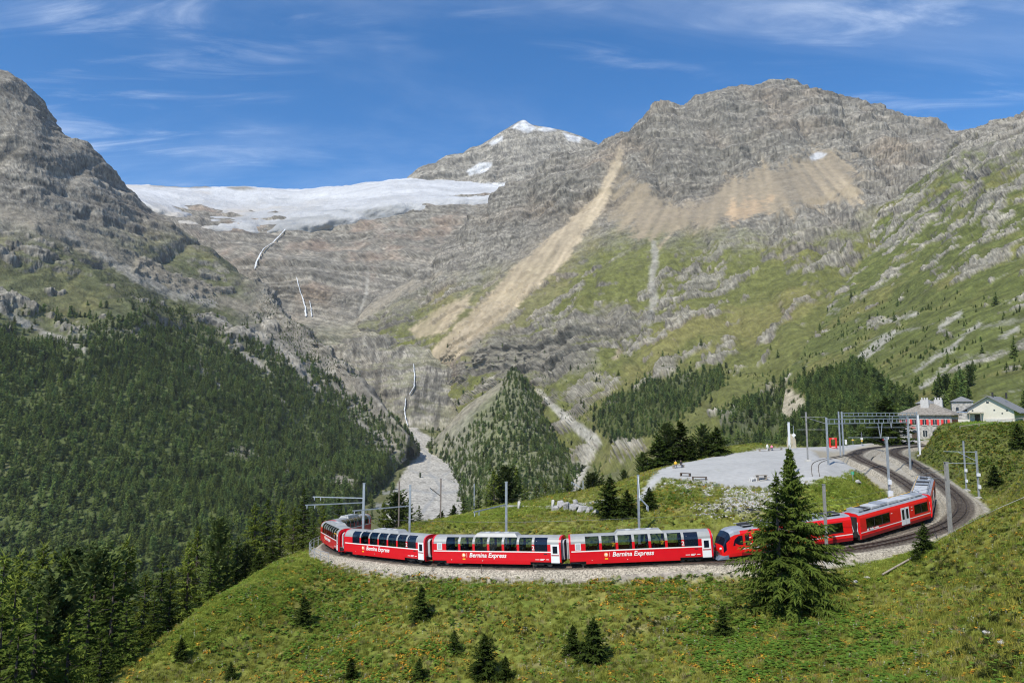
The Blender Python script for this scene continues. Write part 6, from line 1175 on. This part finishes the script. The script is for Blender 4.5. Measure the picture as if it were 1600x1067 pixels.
b.add([(x, (-.3, -.22, .22, .3)[i // n_], z) for i, (x, y, z) in enumerate(v[n_:2 * n_] + v[:n_] + v[3 * n_:] + v[2 * n_:3 * n_])], [tuple(range(n_))] + [(r_ * n_ + j, r_ * n_ + (j + 1) % n_, (r_ + 1) * n_ + (j + 1) % n_, (r_ + 1) * n_ + j)[::-1] for r_ in range(3) for j in range(n_)] + [tuple(range(3 * n_, 4 * n_))[::-1]])
o = b.build('standing_stone', M_PSTONE); o.location = p; tag(o, 'pale upright slab with a pointed top on the plateau', 'standing stone')
def sign_post(px, py, h, label, panels, m=M_GALV, Y0=95, Y1=200):
    p = gp(px, py, Y0, Y1); e = empty('sign_post', p); MB().tube([(0, 0, -.2), (0, 0, h)], .045, 8).build('pole', m, e)
    for nm, mm, x0, x1, z0, z1, rot in panels:
        o = boxpart(nm, mm, e, x0, x1, -.03, .03, z0, z1) if not rot else MB().add([(x0, -.06, (z0 + z1) / 2), ((x0 + x1) / 2, -.06, z0), (x1, -.06, (z0 + z1) / 2), ((x0 + x1) / 2, -.06, z1)], [(0, 1, 2, 3)]).build(nm, mm, e)
    tag(e, label, 'sign'); return e
sign_post(1241, 702, 5.2, 'white diamond sign on a thin pole', [('diamond_panel', M_WF, -.5, .5, 2.6, 3.6, True)]); sign_post(1322, 698, 1.9, 'small white information board on the platform', [('panel', M_WF, -.25, .25, .6, 1.8, False)]); sign_post(1333, 697, 2.0, 'yellow hiking signpost, left of two', [('arrow_panel', M_YEL, -.3, .3, 1.4, 1.65, False)]); sign_post(1347, 697, 3.6, 'signal post with a black lamp head and yellow plate', [('lamp_head', M_UND, -.2, .2, 2.2, 3.4, False), ('plate', M_WF, -.3, .3, 1.6, 2.1, False), ('plate', M_YEL, -.2, .2, 1.1, 1.5, False)])
sign_post(1382, 697, 2.6, 'white station board with a red corner beside the tracks', [('panel', M_WF, -.1, 1.3, 1.7, 2.5, False), ('red_corner', M_SHUT, -.5, -.15, 1.5, 1.9, False), ('post', M_GALV, .9, 1.0, 0, 1.7, False)]); sign_post(1333, 752, 1.5, 'short green marker post on the grass triangle', [('cap', mat('green_paint', (.03, .35, .18), .6), -.2, .2, 1.0, 1.5, False)], Y0=95, Y1=130)
p = gp(1334, 752, 95, 130); stone('boulder', (p[0], p[1] - 1.6, p[2] + .1), np.array([.6, .4, .35]), 'white boulder below the green post on the grass', .3, 5, M_WSTONE)
# stone terrace on the knoll: slabs and two small white sculptures
for i, (px, py, s) in enumerate(((868, 796, .7), (876, 792, 1.0), (886, 794, 1.1), (895, 798, .9), (903, 796, .8), (912, 800, 1.0), (921, 799, .8), (899, 788, .7), (930, 803, .6))):
    p = gp(px, py, 95, 140); stone('boulder', (p[0], p[1], p[2] + .2), np.array([1.0, .6, .8]) * s, ['low slab at the left end of the rock heap', 'tilted grey slab, second in the rock heap', 'largest grey slab in the rock heap on the knoll', 'grey slab right of the largest one in the heap', 'flat slab in the middle of the rock heap', 'wide slab on the right of the rock heap', 'slab near the right end of the rock heap', 'small slab at the back of the rock heap', 'smallest slab at the far right of the rock heap'][i], i * .7, i + 11, None, 'boulder', 'grey slabs heaped on the knoll')
for px, py, lab in ((811, 795, 'small white stone sculpture on the knoll, left one'), (864, 793, 'small white stone sculpture beside the rock heap')):
    p = gp(px, py, 95, 140); stone('sculpture', (p[0], p[1], p[2] + .6), np.array([.3, .28, .8]), lab, 0, 31, M_WSTONE, 'sculpture')
for i, (px, py, s, lab) in enumerate(((428, 918, .3, 'pale stone on the lush left meadow edge'), (577, 909, .35, 'grey stone just below the ballast on the left'), (748, 962, .3, 'pale stone right of a small spruce in the meadow'), (1272, 1000, .5, 'grey stone pair below the big spruce, larger one'), (1264, 1004, .35, 'grey stone pair below the big spruce, smaller one'), (1376, 1005, .45, 'grey boulder on the right meadow slope'), (1542, 990, .4, 'pale stone on the right slope, upper one'), (1566, 1008, .45, 'pale stone on the right slope, lower one'), (1355, 905, .55, 'white rock beside the worn bare patch'), (1335, 910, .45, 'flat pale rock left of the worn bare patch'), (1240, 1063, .4, 'pale stone at the bottom edge below the spruce'))):
    p = gp(px, py, 33, 110); stone('boulder', (p[0], p[1], p[2] + .05 * s), np.array([.7, .5, .4]) * s, lab, i, i + 40, M_WSTONE if 'white' in lab or 'pale' in lab else None)
# rail-like barrier and cable on the right slope
b = MB(); P = [gp(px, py, 45, 110) for px, py in ((1379, 905), (1400, 892), (1420, 880), (1440, 868))]; b.tube([(x, y, z + .35) for x, y, z in P], .09, 8); o = b.build('fallen_rail', M_WOODL); tag(o, 'pale fallen beam on the grass right of the big spruce', 'beam')
P = [gp(px, py, 45, 110) for px, py in ((1440, 868), (1480, 843), (1520, 822), (1560, 803), (1600, 786), (1640, 770))]; tag(MB().tube([(x, y, z + .5) for x, y, z in P], .022, 6).build('cable', M_GREYP), 'thin grey cable running up the right slope', 'cable')
for i, (px, lab) in enumerate(((519, 'leaning marker stake below the left bend'), (567, 'pale marker stake below the second carriage'), (676, 'thin dark marker stake below the third carriage start'), (752, 'thin dark stake below the lettering of the middle carriage'), (833, 'thin dark stake below the door of the middle carriage'), (911, 'pale stake below the lettering of the carriage by the railcar'))):
    p = gp(px, [892, 896, 898, 899, 899, 899][i], 60, 100); tag(MB().bar((0, 0, -.3), ((.25 if i == 0 else .02), 0, 1.15), .06).build('marker_stake', M_WOODL if i in (0, 1, 5) else M_WOODD), lab, 'stake', 'stakes along the ballast edge').location = p
# waterfalls
M_FALL = mat('white_water', (.58, .61, .64), .7, noise=(.06, .3))
def waterfall(pts, label):
    """a sheet of falling water close in front of the rock steps"""
    P = np.array(pts, float); t = np.linspace(0, 1, 40); k = np.linspace(0, 1, len(P)); C = np.stack([np.interp(t, k, P[:, i]) for i in range(3)], -1); C[:, 0] += .8 * perlin(np.stack([t * 7, 0 * t + P[0, 0], 0 * t], -1)); rows = []
    sel = np.where((np.abs(GB_px - P[:, 0].mean()) < 60) & (np.abs(GB_py - P[:, 1].mean()) < 70))[0]; Yl = []
    for x, y, hw in C: d2 = (GB_px[sel] - x) ** 2 + (GB_py[sel] - y) ** 2; Yl.append(GB_P[sel[np.argsort(d2)[:9]], 1].min() - 5)
    Yl = np.array(Yl); Yl = np.minimum(Yl, np.minimum(np.r_[Yl[1:], Yl[-1]], np.r_[Yl[0], Yl[:-1]])); 
    for _ in range(3): Yl[1:-1] = .25 * Yl[:-2] + .5 * Yl[1:-1] + .25 * Yl[2:]
    for (x, y, hw), Y in zip(C, Yl):
        wl_, wr_ = hw * random.uniform(.25, .62), hw * random.uniform(.25, .62); rows.append([W3(x - wl_, y, Y + 2), W3(x - wl_ * .4, y, Y), W3(x + wr_ * .4, y, Y), W3(x + wr_, y, Y + 2)])
    o = mesh_obj('waterfall', np.array(rows).reshape(-1, 3), grid_faces(4, len(C)), M_FALL, smooth=True); tag(o, label, 'waterfall', 'waterfalls on the rock steps')
waterfall([(463, 433, 1.2), (467, 448, 1.6), (473, 466, 2.0), (477, 480, 2.6), (478, 494, 3.5)], 'upper white waterfall on the left rock step'); waterfall([(484, 470, 1.3), (486, 482, 1.8), (487, 494, 2)], 'thin strand right of the upper waterfall')
waterfall([(446, 358, 3.0), (437, 368, 2.2), (425, 380, 1.5), (412, 388, 1.5), (405, 400, 2.4), (400, 412, 3.4), (398, 420, 2.0)], 'cascade dropping from the glacier edge')
waterfall([(646, 568, 1.2), (648, 585, 1.8), (647, 604, 2.2), (640, 616, 1.4)], 'lower waterfall in the dark gorge'); waterfall([(634, 622, 1.2), (632, 640, 2.0), (634, 655, 2.4), (637, 664, 1.6)], 'lowest waterfall above the river gravel')
# ------------------------------------------------------------------ meadow growth
def blades(n, h, spread, w_, lean, seed):
    g = np.random.default_rng(seed); V = []; C = []
    for k in range(n):
        a_ = g.uniform(0, 6.28); r_ = spread * math.sqrt(g.random()); x, y = r_ * math.cos(a_), r_ * math.sin(a_); l = h * g.uniform(.55, 1.15); b_ = g.uniform(0, 6.28); ln = lean * g.uniform(.3, 1.4) * l; wx, wy = w_ * math.cos(b_ + 1.57), w_ * math.sin(b_ + 1.57); dx, dy = math.cos(b_), math.sin(b_)
        m_ = (x + dx * ln * .35, y + dy * ln * .35, l * .6); t_ = (x + dx * ln, y + dy * ln, l * (1 - .15 * lean))
        V += [(x - wx, y - wy, -.05), (x + wx, y + wy, -.05), (m_[0] + wx * .8, m_[1] + wy * .8, m_[2]), (x - wx, y - wy, -.05), (m_[0] + wx * .8, m_[1] + wy * .8, m_[2]), (m_[0] - wx * .8, m_[1] - wy * .8, m_[2]), (m_[0] - wx * .8, m_[1] - wy * .8, m_[2]), (m_[0] + wx * .8, m_[1] + wy * .8, m_[2]), t_]
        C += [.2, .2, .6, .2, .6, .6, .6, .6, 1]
    return np.array(V), np.arange(len(V)).reshape(-1, 3), np.stack([np.array(C)] * 3, -1)
def leaves(n, size, h, seed):
    g = np.random.default_rng(seed); V = []; F_ = []; C = []
    for k in range(n):
        a_ = g.uniform(0, 6.28); d = np.array([math.cos(a_), math.sin(a_), 0]); s = np.array([-d[1], d[0], 0]); l = size * g.uniform(.7, 1.2); w2 = l * .36; z0 = h * g.uniform(.3, 1.0); tilt = g.uniform(-.25, .35); c0 = d * size * g.uniform(.1, .6) + [0, 0, z0]; b_ = len(V); up = np.array([0, 0, 1.0])
        V += [c0, c0 + d * l * .45 + s * w2 + up * l * tilt * .5, c0 + d * l + up * l * (tilt - .15), c0 + d * l * .45 - s * w2 + up * l * tilt * .5, c0 + d * l * .45 + up * l * (tilt * .5 - .05)]
        F_ += [(b_, b_ + 4, b_ + 1), (b_ + 1, b_ + 4, b_ + 2), (b_ + 2, b_ + 4, b_ + 3), (b_ + 3, b_ + 4, b_)]; C += [g.random()] * 5
    return np.array(V), np.array(F_), np.stack([np.array(C)] * 3, -1)
M_GR1 = leaf_mat('meadow_grass', (0.125, 0.165, 0.024), (0.330, 0.310, 0.066), .35, .3, False); M_GR2 = leaf_mat('dry_grass', (0.17, 0.145, 0.065), (0.30, 0.26, 0.14), .3, .3, False); M_GR3 = leaf_mat('lush_grass', (0.180, 0.250, 0.036), (0.330, 0.370, 0.078), .3, .35, False); M_DOCK = leaf_mat('dock_leaves', (0.085, 0.185, 0.026), (0.20, 0.27, 0.045), .3, .3); M_AUT = leaf_mat('autumn_dock', (0.50, 0.20, 0.03), (0.52, 0.37, 0.05), .3, .3); M_FLW = leaf_mat('white_umbels', (.55, .54, .46), (.7, .7, .62), .2, .2); M_HEATH = leaf_mat('dark_heath', (0.030, 0.045, 0.012), (0.055, 0.060, 0.018), .35, .2)
mk = lambda spec, m, nm: (lambda d: (setattr(d, 'name', nm), d)[1])(crown_mesh(spec, m))
TUFT = [mk(blades(26, .34, .24, .012, .5, 1), M_GR1, 'grass_tuft'), mk(blades(26, .30, .30, .013, .9, 2), M_GR1, 'grass_tuft'), mk(blades(18, .42, .16, .010, .6, 3), M_GR2, 'dry_tuft')]
LUSH = [mk(blades(26, .34, .26, .014, .6, 4), M_GR3, 'lush_tuft'), mk(blades(26, .26, .3, .014, .8, 5), M_GR3, 'lush_tuft')]
LEAFM = [mk(leaves(9, .26, .30, 6), M_DOCK, 'dock_plant'), mk(leaves(7, .24, .22, 7), M_AUT, 'autumn_dock_plant'), mk(leaves(14, .06, .5, 8), M_FLW, 'umbel_plant'), mk(leaves(26, .11, .26, 9), M_HEATH, 'heath_bush')]
cellA = np.abs(np.gradient(GP.reshape(nv, nu, 3)[..., 0], axis=1) * np.gradient(GP.reshape(nv, nu, 3)[..., 1], axis=0)).ravel()
allow = np.clip(1 - np.maximum.reduce([GRAV, PATHM, YARD]), 0, 1) * sstep(DTRK, 3.3, 4.0); notgrav = allow * (1 - .97 * LAWN)
inview = (np.abs(gx) < .98 * (gy + 30)) & (gy > 24) & (gy < 178) & (gx > -48 - .1 * gy)
nearw = (60 / np.maximum(gy, 35)) ** 1.4
patchn = fbm(GP, 6, 3, off=50); patch2 = fbm(GP, 2.0, 2, off=60); patch3 = fbm(GP, 11, 3, off=70)
def on_ground(wgt, n):
    w_ = (wgt * cellA * inview).reshape(nv, nu)[:-1, :-1].ravel(); k = rng.choice(len(w_), n, p=w_ / w_.sum()); r_, c_ = k // (nu - 1), k % (nu - 1); G = GP.reshape(nv, nu, 3); s = rng.random((n, 1)); t = rng.random((n, 1))
    return (G[r_, c_] * (1 - s) + G[r_, c_ + 1] * s) * (1 - t) + (G[r_ + 1, c_] * (1 - s) + G[r_ + 1, c_ + 1] * s) * t
def mass(name, wgt, n, meshes, probs, smin, smax, label):
    P = on_ground(wgt, n); return scatter(name, P, rng.uniform(0, 6.28, n), rng.uniform(smin, smax, n), rng.choice(len(meshes), n, p=probs), meshes, label)
dry = sstep(patchn + .5 * patch2, .15, .5)
mass('grass', notgrav * nearw * (1 - LAWN) * (1 - .6 * np.clip(lush, 0, 1)) * (1 - .8 * STONY), 104000, TUFT, [.46, .40, .14], .5, 1.25, 'rough olive meadow grass with dry tufts')
mass('lush_grass', allow * nearw * (np.clip(lush, 0, 1) + .12 * LAWN), 24000, LUSH, [.5, .5], .5, 1.1, 'bright lush grass strips beside the track')
dk = np.maximum.reduce([sstep(poly_sd(gpx, gpy, Q) + 60 * patchn, -20, 30) * w_ * (gy < 100) for Q, w_ in (([(1060, 950), (1180, 960), (1300, 930), (1400, 960), (1420, 1067), (1080, 1067)], 1.0), ([(400, 890), (560, 890), (620, 960), (480, 1020), (330, 1010), (330, 950)], .7), ([(560, 890), (760, 900), (760, 940), (600, 940)], .6), ([(900, 890), (1150, 900), (1150, 940), (950, 950)], .6), ([(450, 1000), (700, 1010), (700, 1067), (420, 1067)], .45))] + [sstep(poly_sd(gpx, gpy, [(1430, 668), (1600, 655), (1600, 760), (1540, 750), (1450, 720)]) + 20 * patchn, -10, 10) * .9 * (gy > 100), sstep(poly_sd(gpx, gpy, [(1030, 755), (1120, 760), (1060, 800), (1000, 800), (900, 805), (1010, 770)]) + 20 * patchn, -10, 15) * .7 * (gy > 84)])
mass('dock_leaves', notgrav * nearw * (dk * sstep(patch2, -.15, .25) + .03), 28000, LEAFM[:1], [1], .5, 1.2, 'green broad-leaved dock plants in patches'); mass('autumn_leaves', notgrav * nearw * (dk * np.where(gy > 90, .3, 1.0) * sstep(patch2 + .5 * patch3, .08, .4) + .012), 12500, LEAFM[1:2], [1], .5, 1.1, 'yellow and orange turning leaves in patches')
mass('flowers', notgrav * nearw * (sstep(patchn, .0, .4) + .08) * (1 - LAWN), 7500, LEAFM[2:3], [1], .4, 1.1, 'small whitish flower heads in the meadow')
mass('heath', notgrav * nearw * (bank * .8 + sstep(-patch3 + .4 * patch2, .12, .4) * .5 + .25 * sstep(poly_sd(gpx, gpy, [(1440, 700), (1520, 730), (1560, 780), (1600, 800), (1600, 700), (1500, 680)]), -10, 10)), 11000, LEAFM[3:], [1], .6, 1.5, 'dark low heath and shrub tufts')
# stones: rubble on the slope under the plateau
RUB = []
for s in range(3):
    bm = bmesh.new(); bmesh.ops.create_icosphere(bm, subdivisions=1, radius=.22); g = np.random.default_rng(s)
    for v in bm.verts: v.co = Vector(np.array(v.co) * g.uniform(.7, 1.25, 3) * [1.2, .9, .7])
    me = bpy.data.meshes.new('rubble_stone'); bm.to_mesh(me); bm.free(); me.materials.append(M_WSTONE if s else M_ROCK); RUB.append(me)
mass('rubble', notgrav * (STONY + .5 * sstep(poly_sd(gpx, gpy, [(1080, 790), (1180, 780), (1200, 820), (1090, 815)]), -5, 8) * (gy > 83) * (gy < 100)) + 1e-9, 1500, RUB, [.5, .25, .25], .3, .9, 'pale rubble on the slope under the plateau')
# ------------------------------------------------------------------ mountain air
me = bpy.data.meshes.new('haze'); bb = MB().box(-4500, 4500, -500, 5200, -900, 2050); me.from_pydata(bb.v, [], bb.f); me.update()
mh = bpy.data.materials.new('mountain_air'); mh.use_nodes = True; n_ = mh.node_tree.nodes; n_.clear(); ou = n_.new('ShaderNodeOutputMaterial'); pv = n_.new('ShaderNodeVolumePrincipled')
pv.inputs['Color'].default_value = (0.88, 0.93, 1.0, 1); pv.inputs['Density'].default_value = 0.000026; pv.inputs['Anisotropy'].default_value = 0.0
mh.node_tree.links.new(pv.outputs[0], ou.inputs['Volume']); me.materials.append(mh); hz = link(bpy.data.objects.new('haze', me)); tag(hz, 'thin blue mountain haze', kind='stuff')
